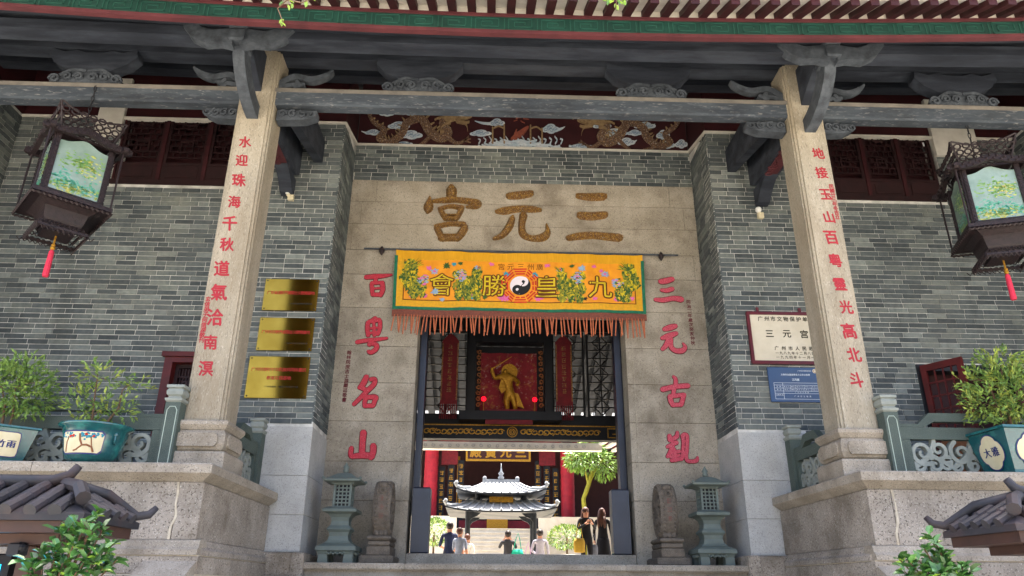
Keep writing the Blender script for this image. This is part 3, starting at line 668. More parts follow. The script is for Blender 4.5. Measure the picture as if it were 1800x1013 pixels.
# ---- stone architraves between the columns and the timber above
for (a, b_) in ((-9.2, -4.05), (-3.64, 3.64), (4.05, 9.2)):
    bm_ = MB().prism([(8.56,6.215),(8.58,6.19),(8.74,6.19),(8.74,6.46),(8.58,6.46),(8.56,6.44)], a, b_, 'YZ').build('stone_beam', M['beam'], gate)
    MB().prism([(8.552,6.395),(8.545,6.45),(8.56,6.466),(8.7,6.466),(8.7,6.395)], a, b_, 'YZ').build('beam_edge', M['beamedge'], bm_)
def eave(x): return .0048*x*x
XS = [-9.2+18.4*i/46 for i in range(47)]
def swept(prof, m, name, parent, x0=-9.2, x1=9.2, n=46, dz=eave):
    """sweep a closed (y, z) profile along X with the eave's lift"""
    mb = MB(); vs = []; k = len(prof); fs = []
    for i in range(n+1):
        x = x0+(x1-x0)*i/n
        vs += [(x, y, z+dz(x)) for y, z in prof]
    for i in range(n):
        for j in range(k): fs.append((i*k+j, i*k+(j+1) % k, (i+1)*k+(j+1) % k, (i+1)*k+j))
    fs += [tuple(range(k)), tuple(range(n*k, n*k+k))]
    mb.add(vs, fs); return mb.build(name, m, parent)
rect = lambda y0, y1, z0, z1: [(y0,z0),(y1,z0),(y1,z1),(y0,z1)]
rnd = lambda y, z, r: [(y+r*math.cos(t), z+r*math.sin(t)) for t in [i*PI/5 for i in range(10)]]
half = lambda x: .4*eave(x)
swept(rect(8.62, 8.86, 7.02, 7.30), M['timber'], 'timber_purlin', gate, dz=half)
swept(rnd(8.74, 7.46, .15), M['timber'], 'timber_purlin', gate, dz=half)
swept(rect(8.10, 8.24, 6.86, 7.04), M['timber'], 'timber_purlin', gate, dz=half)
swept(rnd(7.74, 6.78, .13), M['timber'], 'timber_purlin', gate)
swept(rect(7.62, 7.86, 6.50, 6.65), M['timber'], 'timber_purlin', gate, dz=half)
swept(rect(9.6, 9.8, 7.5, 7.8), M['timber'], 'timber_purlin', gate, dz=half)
# eave fascia with its fret, red fillets
EY, EZ = 7.0, 6.14
fa = swept(rect(EY, EY+.04, EZ+.05, EZ+.27), M['fascia'], 'eave_fascia', gate)
swept(rect(EY-.03, EY+.045, EZ, EZ+.052), M['redpaint'], 'red_fillet', fa)
swept(rect(EY-.02, EY+.045, EZ+.268, EZ+.31), M['redpaint'], 'red_fillet', fa)
mb = MB(); x = -8.0; u = .40
while x < 8.0:
    z0 = EZ+.075+eave(x+.2); h = .165; t = .011
    segs = [(0,0,u-.05,0), (0,0,0,h), (0,h,u-.12,h), (u-.12,h,u-.12,.045), (u-.12,.045,.07,.045), (.07,.045,.07,.12), (.07,.12,.2,.12), (u-.05,0,u-.05,h), (.2,.12,.2,.085)]
    for (a, b_, c, d) in segs:
        mb.box(x+min(a,c)-t/2, x+max(a,c)+t/2, EY-.008, EY+.001, z0+min(b_,d)-t/2, z0+max(b_,d)+t/2)
    x += u
o = mb.build('fret_relief', M['fret'], fa, fix=False); o['kind'] = 'stuff'
# roof: sheathing, rafters projecting past the fascia, tile edge
rf = swept([(6.5, EZ+.18), (7.0, EZ+.43), (13.2, 9.7), (19.8, 4.75), (19.8, 4.95), (13.2, 9.95), (6.5, EZ+.33)], M['rooftile'], 'roof', gate, -9.6, 9.6)
swept([(6.44, EZ+.175), (6.5, EZ+.2), (6.5, EZ+.32), (6.44, EZ+.30)], M['white'], 'tile_edge', rf)
swept([(6.51, EZ+.162), (7.0, EZ+.402), (7.0, EZ+.418), (6.51, EZ+.175)], M['white'], 'eave_board', rf)
swept(rect(6.988, 7.03, EZ+.311, EZ+.40), M['white'], 'eave_infill', rf)
xr = -8.6
while xr < 8.6:
    e = eave(xr)
    MB().add([(xr-.05,6.50,EZ+.075+e),(xr+.05,6.50,EZ+.075+e),(xr+.05,6.987,EZ+.312+e),(xr-.05,6.987,EZ+.312+e),(xr-.05,6.50,EZ+.17+e),(xr+.05,6.50,EZ+.17+e),(xr+.05,6.987,EZ+.40+e),(xr-.05,6.987,EZ+.40+e)],
             [(0,3,2,1),(4,5,6,7),(0,1,5,4),(1,2,6,5),(2,3,7,6),(3,0,4,7)]).build('rafter', M['redwood'], rf)
    xr += .235
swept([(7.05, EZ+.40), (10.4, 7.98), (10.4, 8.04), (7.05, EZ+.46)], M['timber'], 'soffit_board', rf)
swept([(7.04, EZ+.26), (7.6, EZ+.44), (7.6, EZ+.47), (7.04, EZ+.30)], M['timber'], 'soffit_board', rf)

# ---- brackets: camel-hump carvings on the beams, column-head brackets
def hump(x, z, Y, sc=1.0):
    b = empty if False else None
    mb = MB()
    mb.prism([(x+a*sc, z+c*sc) for a, c in ((-.5,0),(-.48,.08),(-.38,.1),(-.3,.17),(-.14,.21),(.14,.21),(.3,.17),(.38,.1),(.48,.08),(.5,0))], Y-.06, Y+.1)
    for sg in (-1, 1):
        for (cx, cz, r) in ((.42,.06,.075),(.26,.1,.07),(.1,.1,.065)):
            sp = [(x+sg*(cx+r*(1-.75*t)*math.cos(8*t))*sc, z+(cz+r*(1-.75*t)*math.sin(8*t))*sc, .03*sc) for t in [i/10 for i in range(11)]]
            mb.ribbon(sp, Y-.1, Y-.05, 'XZ', 2)
        mb.ribbon([(x+sg*.02, z+.2*sc, .04), (x+sg*.2*sc, z+.22*sc, .04), (x+sg*.36*sc, z+.13*sc, .03)], Y-.09, Y-.05)
    o = mb.build('carved_hump', M['carve'], gate)
    mb = MB()      # boat-shaped bearing block above
    mb.prism([(x+a*sc, z+c*sc) for a, c in ((-.22,.21),(-.5,.36),(-.62,.5),(-.6,.62),(-.4,.56),(-.26,.6),(-.12,.56),(.12,.56),(.26,.6),(.4,.56),(.6,.62),(.62,.5),(.5,.36),(.22,.21))], Y-.04, Y+.14)
    mb.build('bearing_block', M['timber'], o)
for (px, py) in ((150,137), (735,153), (1145,165), (1695,180)):
    q = at(px, py, 8.56); hump(q.x, 6.462, 8.64)
def head_bracket(s_):
    x = s_*3.85; mb = MB()
    # curved strut rising out from the column face
    path = [(8.56,5.99),(8.34,6.02),(8.12,6.10),(7.94,6.22),(7.82,6.36),(7.76,6.52)]
    vs = []; fs = []
    P = cat([(a, b_, .2+.07*i/5) for i, (a, b_) in enumerate(path)], 3)
    for i, (y, z, h) in enumerate(P):
        a = P[max(i-1,0)]; b_ = P[min(i+1,len(P)-1)]; dy, dz = b_[0]-a[0], b_[1]-a[1]; l = math.hypot(dy, dz); ny, nz = -dz/l*h/2, dy/l*h/2
        wv = .075
        vs += [(x-wv, y+ny, z+nz), (x+wv, y+ny, z+nz), (x+wv, y-ny, z-nz), (x-wv, y-ny, z-nz)]
    n = len(P)
    for i in range(n-1):
        for j in range(4): fs.append((i*4+j, i*4+(j+1) % 4, i*4+4+(j+1) % 4, i*4+4+j))
    fs += [(0,1,2,3), tuple(range(4*n-4, 4*n))]
    mb.add(vs, fs); br = mb.build('bracket_strut', M['carve'], gate)
    mb = MB()      # U-shaped arms parallel to the front
    for sg in (-1, 1):
        mb.prism([(x+sg*a, z) for a, z in ((.05,6.36),(.2,6.40),(.40,6.38),(.58,6.47),(.70,6.62),(.74,6.80),(.72,6.90),(.64,6.93),(.57,6.88),(.60,6.80),(.55,6.70),(.46,6.62),(.34,6.58),(.2,6.60),(.05,6.62))], 7.56, 7.70)
    mb.build('bracket_arm', M['carve'], br)
    MB().bevbox(x-.12, x+.12, 7.50, 7.90, 6.60, 6.74, .03).bevbox(x-.10, x+.10, 7.52, 7.88, 6.42, 6.595, .02).bevbox(x-.085, x+.085, 7.50, 7.92, 6.745, 6.84, .02).bevbox(x-.11, x+.11, 7.49, 7.9, 6.845, 6.93, .03).build('bracket_block', M['carve'], br)
    MB().prism([(8.5,6.35),(8.5,6.95),(7.95,6.95),(7.95,6.6),(8.2,6.5)], x-.06, x+.06, 'YZ').build('bracket_wing', M['timber'], br)
    for sg in (-1, 1):      # carved cloud brackets either side of the column head
        mb = MB()
        for k, sp in enumerate(([(.25,6.66,.1),(.45,6.80,.09),(.7,6.76,.09),(.9,6.84,.07),(.98,6.92,.03)], [(.28,6.6,.07),(.42,6.64,.07),(.6,6.66,.05)], [(.5,6.70,.05),(.55,6.62,.05),(.48,6.6,.04)])):
            mb.ribbon([(x+sg*a, z-.1, wd) for a, z, wd in sp], 8.6-.012*k, 8.7, 'XZ', 4)
        mb.build('cloud_bracket', M['carve'], br)
    for sg in (-1, 1):      # pierced carving under the beam beside the shaft
        mb = MB(); e = x+sg*.27; ln = .55 if sg*s_ < 0 else .45
        mb.prism([(e, 6.15), (e+sg*ln, 6.15), (e+sg*ln, 6.07), (e+sg*ln*.7, 6.0), (e, 5.98)], 8.64, 8.8)
        for k in range(4):
            cx = e+sg*ln*(.15+.25*k); cz = 6.08; r = .06
            mb.ribbon([(cx+r*(1-.7*t)*math.cos(7*t+k), cz+r*(1-.7*t)*math.sin(7*t+k), .022) for t in [i/8 for i in range(9)]], 8.61, 8.65, 'XZ', 2)
        mb.build('pierced_carving', M['carve'], br)
    # tie beam from the column back to the wall, red carving on its soffit
    tb = MB().prism([(8.98,6.10),(10.3,6.10),(10.49,6.2),(10.49,6.7),(8.98,6.7)], x-.14, x+.14, 'YZ').build('tie_beam', M['timber'], gate)
    mb = MB(); mb.box(x-.09, x+.09, 9.05, 10.2, 6.085, 6.102)
    for k in range(12): mb.ribbon([(x-.05+.1*((k*7) % 5)/4*math.cos(t*5)*.7, 9.1+.09*k+.04*math.sin(t*5), .02) for t in [i/5 for i in range(6)]], 6.07, 6.086, 'XY', 2)
    mb.build('soffit_carving', M['redpaint'], tb)
    MB().prism([(9.9,6.1),(10.48,6.1),(10.48,5.80),(10.36,5.82),(10.2,5.95)], x-.10, x+.10, 'YZ').build('corbel', M['timber'], tb)
    xi = x-s_*.42; MB().prism([(8.98,6.15),(10.49,6.45),(10.49,6.85),(8.98,6.85)], xi-.07, xi+.07, 'YZ').build('tie_beam', M['timber'], gate)
for s_ in (-1, 1): head_bracket(s_)

# ---- gate hall interior: side walls, back beam, rear lintel, door leaves
for s_ in (-1, 1):
    xx = sorted((s_*3.3, s_*3.6)); MB().box(xx[0], xx[1], YS+.46, 18.0, .2, 8.0).build('hall_side_wall', M['brick'], gate)
    xx = sorted((s_*3.6, s_*9.2)); MB().box(xx[0], xx[1], 18.0, 18.3, .1, 7.0).build('rear_wall', M['brick'], gate)
    xx = sorted((s_*9.2, s_*9.5)); MB().box(xx[0], xx[1], 10.9, 18.3, .1, 8.0).build('gable_wall', M['brick'], gate)
    hx = DX0+.02 if s_ < 0 else DX1-.02
    xx = sorted((hx, hx-s_*.10)); MB().bevbox(xx[0], xx[1], YS+.40, YS+.62, .46, 4.3, .01).build('door_post', M['navy'], gate)
    xx = sorted((hx+s_*.02, hx+s_*1.5)); MB().bevbox(xx[0], xx[1], YS+.5, YS+.58, .46, 4.3, .01).build('door_leaf', M['navy'], gate)
    xx = sorted((hx-s_*.03, hx-s_*.30)); MB().bevbox(xx[0], xx[1], YS+.12, YS+.36, .46, 1.42, .02).build('low_gate', M['navy'], gate)
MB().bevbox(DX0, DX1, YS+.06, YS+.32, .28, .46, .015).build('door_threshold', M['slab'], gate)
TY = 15.0
tb = MB().box(-3.3, 3.3, TY-.12, TY+.12, 2.78, 3.08).build('gilded_beam', M['black'], gate)
mb = MB(); mb.box(-3.3, 3.3, TY-.135, TY-.12, 3.045, 3.065)
for sg in (-1, 1):
    cx = -.07+sg*.98
    for k in range(14):
        a = cx-.75+.115*k; mb.ribbon([(a+.07*(1-.6*t)*math.cos(7*t+k)*1.1, 2.92+.06*(1-.6*t)*math.sin(7*t+k), .02) for t in [i/7 for i in range(8)]], TY-.14, TY-.12, 'XZ', 2)
    for (a, b_, c, d) in ((0,.0,.3,.0),(0,0,0,.18),(0,.18,.2,.18),(.2,.18,.2,.07),(.2,.07,.1,.07)):
        X = -.07+sg*1.95; mb.box(X+min(sg*a,sg*c)-.01, X+max(sg*a,sg*c)+.01, TY-.14, TY-.12, 2.83+min(b_,d)-.01, 2.83+max(b_,d)+.01)
for r in (.1, .06, .03): mb.tube([(-.07+r*math.cos(t), TY-.13, 2.92+r*math.sin(t)) for t in [i*PI/8 for i in range(17)]], .011, 5)
mb.build('gold_carving', M['gold'], tb)
MB().box(-3.3, 3.3, TY-.1, TY+.1, 3.085, 3.26).build('transom_rail', M['black'], gate)
MB().box(-3.3, 3.3, TY-.1, TY+.1, 5.1, 5.4).build('transom_rail', M['black'], gate)
for x0, x1 in ((-3.2,-2.55), (-2.5,-1.95), (-1.9,-1.0), (.76,1.45), (1.5,2.1), (2.15,2.8)):
    ls = MB()
    for (a, b_, c, d) in ((x0,x0+.04,3.26,5.1),(x1-.04,x1,3.26,5.1),(x0+.04,x1-.04,3.26,3.3),(x0+.04,x1-.04,5.06,5.1)): ls.box(a, b_, TY-.04, TY+.04, c, d)
    cx = (x0+x1)/2; n = 5
    for k in range(n):
        zc = 3.3+(5.06-3.3)*(k+.5)/n; r = .13
        ls.tube([(cx+r*(1+.18*math.cos(4*t))*math.cos(t), TY, zc+r*(1+.18*math.cos(4*t))*math.sin(t)) for t in [i*PI/10 for i in range(21)]], .016, 5, False)
        ls.box(x0+.04, x1-.04, TY-.015, TY+.015, zc-.012, zc+.012)
        ls.box(x0+.04, x1-.04, TY-.014, TY+.014, zc+(5.06-3.3)/n/2-.012, zc+(5.06-3.3)/n/2+.012)
    ls.box(cx-.012, cx+.012, TY-.016, TY+.016, 3.3, 5.06)
    ls.build('lattice_transom', M['black'], gate)
rl = MB().box(-2.95, 2.62, 20.5, 20.75, 3.54, 3.74).build('rear_eave_beam', M['white'], gate)
mb = MB()
for k in range(22): mb.ribbon([(-2.5+.22*k+.06*(1-.6*t)*math.cos(7*t+k), 3.64+.05*(1-.6*t)*math.sin(7*t+k), .02) for t in [i/6 for i in range(7)]], 20.485, 20.5, 'XZ', 2)
o = mb.build('beam_relief', M['dado'], rl); o['kind'] = 'stuff'
for s_ in (-1, 1):
    for k in range(4):
        x0 = 2.55 if s_ > 0 else -2.9; dx = .16*k*s_
        MB().add([(x0+dx,20.48,3.70-.10*k),(x0+dx+.12*s_,20.48,3.70-.10*k),(x0+dx+.5*s_,18.2,3.70-.10*k),(x0+dx+.38*s_,18.2,3.70-.10*k),(x0+dx,20.48,3.76-.10*k),(x0+dx+.12*s_,20.48,3.76-.10*k),(x0+dx+.5*s_,18.2,3.76-.10*k),(x0+dx+.38*s_,18.2,3.76-.10*k)], [(0,3,2,1),(4,5,6,7),(0,1,5,4),(1,2,6,5),(2,3,7,6),(3,0,4,7)]).build('stepped_moulding', M['white'], rl)
# ceiling boards of the gate hall: white boards between dark rafters
MB().box(-3.3, 3.3, 11.96, 15.2, 6.0, 6.05).build('hall_ceiling', M['white'], gate)
MB().prism([(15.205,5.99),(19.6,4.4),(19.6,4.45),(15.205,6.05)], -3.3, 3.3, 'YZ').build('hall_ceiling', M['timber'], gate)
for k in range(24):
    x = -3.2+.28*k; MB().prism([(12.0,5.86),(15.2,5.86),(19.58,4.27),(19.58,4.395),(15.2,5.985),(12.0,5.985)], x-.085, x+.085, 'YZ').build('hall_rafter', M['timber'], gate)

# ------------------------------------------------------------------ terraces either side of the steps
def terrace(s_):
    side = 'left' if s_ < 0 else 'right'
    t = empty('stone_terrace', (s_*5.5, 9, GZ), 'granite terrace with moulded coping under the column %s of the steps' % side, 'terrace', 'terraces flanking the steps')
    X = lambda a, b_: sorted((s_*a, s_*b_))
    xi = 3.41      # coping's inner edge
    # core
    a = X(xi+.12, 9.2); MB().box(a[0], a[1], 8.0, 10.45, GZ, 1.10).build('terrace_core', M['joint'], t)
    # paving slabs on top
    for k in range(6):
        a = X(xi+.35+k*.9, xi+.35+k*.9+.895); MB().bevbox(a[0], a[1], 8.3, 10.44, 1.10, 1.165, .005).build('paving_slab', M['terrace'], t)
    # coping, front: profile in (y, z) with a splayed underside
    prof = [(7.84,1.08),(7.84,1.165),(7.855,1.18),(8.34,1.18),(8.34,1.0),(7.965,1.0),(7.95,1.0)]
    cuts = [3.41, 5.25, 7.2, 9.2] if s_ < 0 else [3.41, 5.42, 7.3, 9.2]
    for k in range(3):
        mb = MB(); a0, a1 = cuts[k], cuts[k+1]-.006; vs = []; n = len(prof)
        for j, xx in enumerate((a0, a1)):
            for (y, z) in prof:
                off = 0
                if k == 0 and j == 0: off = (y-7.84)      # mitred corner
                vs.append((s_*(xx+min(off, .5)), y, z))
        mb.add(vs, [tuple(range(n)), tuple(range(n, 2*n))]+[(i, (i+1) % n, n+(i+1) % n, n+i) for i in range(n)])
        mb.build('coping_stone', M['granite'], t)
    # coping, side towards the steps: profile in (x, z)
    cuts = [7.84, 8.75, 9.86, 10.44]
    for k in range(3):
        mb = MB(); vs = []; n = len(prof)
        for j, yy in enumerate((cuts[k]+(.004 if k else 0), cuts[k+1])):
            for (y, z) in prof:
                off = (y-7.84) if (k == 0 and j == 0) else 0
                vs.append((s_*(xi+(y-7.84)), yy+min(off, .5), z))
        mb.add(vs, [tuple(range(n)), tuple(range(n, 2*n))]+[(i, (i+1) % n, n+(i+1) % n, n+i) for i in range(n)])
        mb.build('coping_stone', M['granite'], t)
    # face slabs
    for (p, q) in ((xi+.09, xi+.34), (xi+.348, xi+3.2), (xi+3.208, 9.2)):
        a = X(p, q); MB().bevbox(a[0], a[1], 7.95, 8.1, .43, .998, .006).build('face_slab', M['terrace'], t)
    for (p, q) in ((8.102, 10.44),):
        a = X(xi+.09, xi+.3); MB().bevbox(a[0], a[1], p, q, .43, .998, .006).build('face_slab', M['terrace'], t)
    # pale mortar lines beside the corner stone
    MB().ribbon([(s_*(xi+.344+random.uniform(-.02,.03)), .99-.11*i, random.uniform(.008,.032)) for i in range(6)], 7.944, 7.96, 'XZ', 3).build('mortar_joint', M['pale_joint'], t)
    # base mouldings and footing blocks
    bp = [(7.94,.43),(7.92,.42),(7.90,.36),(7.865,.33),(7.86,.28),(8.1,.28),(8.1,.43)]
    for (p, q) in ((xi+.03, xi+2.0), (xi+2.006, xi+4.0), (xi+4.006, 9.2)):
        a = X(p, q); MB().prism(bp, a[0], a[1], 'YZ').build('base_moulding', M['granite'], t)
    for (p, q) in ((7.95, 8.45), (8.456, 9.5), (9.506, 10.3)):
        MB().prism([(s_*(xi+y-7.86), z) for y, z in bp], p, q).build('base_moulding', M['terrace'], t)
    zz = [.28, .10, -.4, -1.0, GZ]
    a = X(xi+.016, 9.2); MB().box(a[0], a[1], 7.876, 10.29, GZ, .279).build('mortar_bed', M['pale_joint'], t)
    for k in range(4):
        z1, z0 = zz[k]-.006, zz[k+1]; cu = [xi+.01+.5*(k % 2), xi+1.6+.4*(k % 2), xi+3.6, 9.2]; cu[0] = xi+.01
        for j in range(3):
            a = X(cu[j], cu[j+1]-.008); MB().bevbox(a[0], a[1], 7.87, 8.3, z0, z1, .008).build('footing_block', M['terrace'], t)
        cu = [8.302, 8.9+.2*(k % 2), 9.7, 10.3]
        for j in range(3):
            a = X(xi+.01, xi+.4); MB().bevbox(a[0], a[1], cu[j], cu[j+1]-.008, z0, z1, .008).build('footing_block', M['terrace'], t)
    return t
for s_ in (-1, 1): terrace(s_)

# ------------------------------------------------------------------ balustrades
def spiral(cx, cz, r, turns, a0, wd, sg=1, n=14):
    return [(cx+sg*r*(1-.82*i/n)*math.cos(a0+turns*2*PI*i/n), cz+r*(1-.82*i/n)*math.sin(a0+turns*2*PI*i/n), wd*(1-.45*i/n)) for i in range(n+1)]
def post(mb2, x, y, h=.86, w_=.085):
    p = MB().lathe([(w_,1.18),(w_,1.18+h-.12),(w_*.8,1.18+h-.118)], (x, y, 0), sq=True)
    return p
def balustrade(s_, along='X'):
    side = 'left' if s_ < 0 else 'right'
    if along == 'X':
        b = empty('stone_balustrade', (s_*6, 8.42, 1.18), 'green grey stone balustrade with scroll panels behind the pots, %s terrace' % side, 'balustrade', 'balustrades on the terraces')
        y = 8.42; P = lambda d: (s_*(4.14+d), y); spans = [(.10, 2.1), (2.3, 4.3)]; posts = [0, 2.2, 4.4]
        T = lambda d, z: (s_*(4.14+d), z); plane = 'XZ'; t0, t1 = y-.05, y+.05
    else:
        b = empty('stone_balustrade', (s_*3.72, 9.7, 1.18), 'short green stone balustrade between the %s column and the brick wall' % side, 'balustrade', 'balustrades on the terraces')
        x = s_*3.72; P = lambda d: (x, 9.05+d); spans = [(.02, 1.06)]; posts = [1.15]
        T = lambda d, z: (9.05+d, z); plane = 'YZ'; t0, t1 = x-.05, x+.05
    for d in posts:
        x, y = P(d)
        p = MB().lathe([(.085,1.18),(.085,1.93)], (x, y, 0), sq=True).build('post', M['greenstone'], b)
        MB().lathe([(.075,1.93),(.095,1.95),(.10,1.975),(.075,1.985),(.07,2.0),(.09,2.02),(.095,2.06),(.08,2.09),(.10,2.10),(.10,2.13),(.07,2.14)], (x, y, 0), sq=True).build('finial', M['scroll'], p)
        if along == 'X':
            mb = MB(); w2, z0, z1 = .055, 1.22, 1.88
            mb.tube([(x-w2,y-.086,z0+.04),(x-w2,y-.086,z1-.04),(x-w2+.025,y-.086,z1),(x+w2-.025,y-.086,z1),(x+w2,y-.086,z1-.04),(x+w2,y-.086,z0+.04),(x+w2-.025,y-.086,z0),(x-w2+.025,y-.086,z0),(x-w2,y-.086,z0+.04)], .005, 4)
            mb.build('painted_line', M['stonewhite'], p)
    for (a, c) in spans:
        L = c-a; e = min(.22, L*.2)
        MB().prism([T(a,1.18),T(c,1.18),T(c,1.25),T(a,1.25)], t0, t1, plane).build('bottom_rail', M['greenstone'], b)
        MB().prism([T(a,1.62),T(c,1.62),T(c,1.76),T(a,1.76)], t0, t1, plane).build('middle_rail', M['greenstone'], b)
        MB().prism([T(a,1.763),T(a+e*1.3,1.763),T(a+e*1.9,1.83),T(c-e*1.9,1.83),T(c-e*1.3,1.763),T(c,1.763),T(c,1.80),T(c-e,1.80),T(c-e*1.7,1.93),T(a+e*1.7,1.93),T(a+e,1.80),T(a,1.80)], t0+.004, t1-.004, plane).build('top_rail', M['greenstone'], b)
        for d0 in (a, c-.09): MB().prism([T(d0,1.253),T(d0+.09,1.253),T(d0+.09,1.617),T(d0,1.617)], t0+.003, t1-.003, plane).build('panel_stile', M['greenstone'], b)
        mb = MB(); pa, pc = a+.09, c-.09; n = max(1, int((pc-pa)/.42)); wv = (pc-pa)/n
        for k in range(n):
            cx = pa+wv*(k+.5); sg = 1 if k % 2 else -1
            items = [spiral(cx-wv*.22, 1.47, .14, 1.4, 2.0*sg, .05, sg), spiral(cx+wv*.2, 1.50, .11, 1.3, 4.0, .045, -sg), spiral(cx+wv*.05, 1.33, .09, 1.2, 1.0, .045, sg), spiral(cx+wv*.36, 1.34, .09, 1.2, 1.0, .045, -sg), spiral(cx-wv*.38, 1.33, .08, 1.2, 2.5, .04, sg),
                     [(cx-wv*.5, 1.30, .05), (cx-wv*.1, 1.42, .06), (cx+wv*.1, 1.56, .05), (cx+wv*.12, 1.62, .04)], [(cx-.02, 1.45, .05), (cx+wv*.3, 1.36, .05), (cx+wv*.5, 1.30, .05)], [(cx-wv*.05, 1.26, .05), (cx-wv*.02, 1.36, .05)]]
            for q, it in enumerate(items): mb.ribbon([T(u, v)+(wd,) for u, v, wd in it], t0+.012+.0011*q, t1-.012-.0011*q, plane, 2)
        mb.build('scroll_panel', M['scroll'], b)
for s_ in (-1, 1):
    balustrade(s_); balustrade(s_, 'Y')

# ------------------------------------------------------------------ pots and their plants
def leaf_mesh(name, L, Wd, m, fold=.25):
    vs = [(0,0,0),(L*.3,Wd/2,Wd*fold),(L*.72,Wd*.42,Wd*fold*.9),(L,0,-L*.06),(L*.72,-Wd*.42,Wd*fold*.9),(L*.3,-Wd/2,Wd*fold),(L*.5,0,0)]
    return MB().add(vs, [(0,6,1),(1,6,2),(2,6,3),(0,5,6),(5,4,6),(4,3,6)]), m
def leaf_into(mb, p, d, L, Wd, roll=0):
    d = Vector(d).normalized(); a = d.cross(Vector((0,0,1)));
    if a.length < .05: a = Vector((1,0,0))
    a.normalize(); a = Matrix.Rotation(roll, 3, d) @ a; n = a.cross(d)
    p = Vector(p)
    mb.add([p, p+d*L*.45+a*Wd/2+n*Wd*.12, p+d*L, p+d*L*.45-a*Wd/2+n*Wd*.12], [(0,1,2),(0,2,3)])
def rv(): 
    while True:
        v = Vector((random.uniform(-1,1), random.uniform(-1,1), random.uniform(-1,1)))
        if .05 < v.length < 1: return v
def bonsai(name, base, label, clumps, stems, n, mats, L=.05, Wd=.018, group=None):
    e = empty(name, base, label, 'plant', group); base = Vector(base)
    mb = MB()
    for path in stems: mb.tube([base+Vector(p) for p in path], [.016*(1-.6*i/(len(path)-1)) for i in range(len(path))], 6)
    for (c, r) in clumps:
        near = min((base+Vector(p) for path in stems for p in path), key=lambda q: (q-base-Vector(c)).length)
        mb.tube([near, (near+base+Vector(c))/2+Vector((0,0,.02)), base+Vector(c)], [.007,.005,.003], 5)
    mb.build('stem', M['bark'], e)
    mb = MB(); tot = sum(r[0]*r[1]*r[2] for _, r in clumps)
    for (c, r) in clumps:
        k = int(n*(r[0]*r[1]*r[2]/tot)**.8*len(clumps)**-.2*1.0) if len(clumps) > 1 else n
        for i in range(k//5):      # sprays of five leaflets
            v = rv(); v = v.normalized()*v.length**.45
            p = base+Vector((c[0]+v.x*r[0], c[1]+v.y*r[1], c[2]+v.z*r[2])); d0 = (v*1.0+Vector((0,0,.25))+rv()*.5).normalized()
            mb.cur = 0 if random.random() < .62 else 1
            for j in range(5):
                leaf_into(mb, p+d0*L*.35*j, d0+rv()*.9, L*random.uniform(.7,1.2), Wd*random.uniform(.8,1.2), random.uniform(-1,1))
    o = mb.build('foliage', mats, e, fix=False); o['kind'] = 'stuff'
    return e
def painted(mb, kind, P, sc):
    """flat painted decoration on a pot panel; P(u, v) -> 3D at the face, thickness by third argument"""
    pass
# round glazed pot
RP = (-4.80, 8.10, 1.18)
pt = empty('glazed_pot', RP, 'round turquoise glazed pot with a painted blossom branch panel', 'pot')
def ring(prof, m, name, par, n=28): return MB().lathe(prof, RP, n).build(name, m, par, smooth=True)
ring([(.20,0),(.20,.03),(.25,.04),(.275,.12),(.305,.28),(.325,.36),(.37,.385),(.375,.405),(.36,.41),(.31,.40),(.29,.34),(0.01,.33)], M['glaze'], 'bowl', pt)
def on_round(u, v, o_=0.004):      # u = angle from -Y, v = height
    r = .275+(.05*(v-.12)/.24)+o_
    return (RP[0]+r*math.sin(u), RP[1]-r*math.cos(u), RP[2]+v)
def round_patch(mb, u0, u1, v0, v1, off, n=14):
    vs = []; fs = []
    for i in range(n+1):
        u = u0+(u1-u0)*i/n
        e = .03 if i in (0, n) else 0
        vs += [on_round(u, v0+e, off), on_round(u, v1-e, off)]
    for i in range(n): fs.append((2*i, 2*i+2, 2*i+3, 2*i+1))
    mb.add(vs, fs)
mb = MB(); round_patch(mb, -.75, .78, .075, .315, .004); pn = mb.build('panel_border', M['navyglaze'], pt, fix=False)
mb = MB(); round_patch(mb, -.72, .75, .09, .30, .006); mb.build('cream_panel', M['panel'], pn, fix=False)
def rstroke(mb, pts, rad): mb.tube([on_round(u, v, .007) for u, v in pts], rad, 5)
mb = MB(); rstroke(mb, [(.5,.10),(.42,.15),(.25,.17),(.1,.165),(.02,.22),(.0,.28)], .011); rstroke(mb, [(.1,.165),(-.1,.12),(-.2,.11)], .008); rstroke(mb, [(.42,.15),(.35,.25)], .006); rstroke(mb, [(-.55,.1),(-.5,.2),(-.4,.25)], .006); mb.build('painted_branch', M['branch'], pn)
mb = MB()
for k in range(60):
    u = random.choice((-.45, -.3, .1, .35, .5))+random.gauss(0,.09); v = .265+random.gauss(0,.014); mb.ball(on_round(u, v, .004), (.013,.008,.011), 6, 4)
mb.build('painted_leaves', M['bteal'], pn)
mb = MB()
for u, v in ((-.32,.255),(-.22,.26),(.2,.275),(.42,.26)): mb.ball(on_round(u, v, .006), (.018,.01,.016), 7, 4)
mb.build('painted_flowers', M['bred'], pn)
mb = MB(); q = Vector(on_round(1.15,.25,.0)); mb.tube([q+Vector((.03*math.sin(t)*.4, -.03*math.sin(t)*.9, .045*math.cos(t))) for t in [i*PI/7 for i in range(15)]], .012, 6); mb.ball(q+Vector((0,0,.05)), .028); mb.build('ring_handle', M['glaze'], pt)
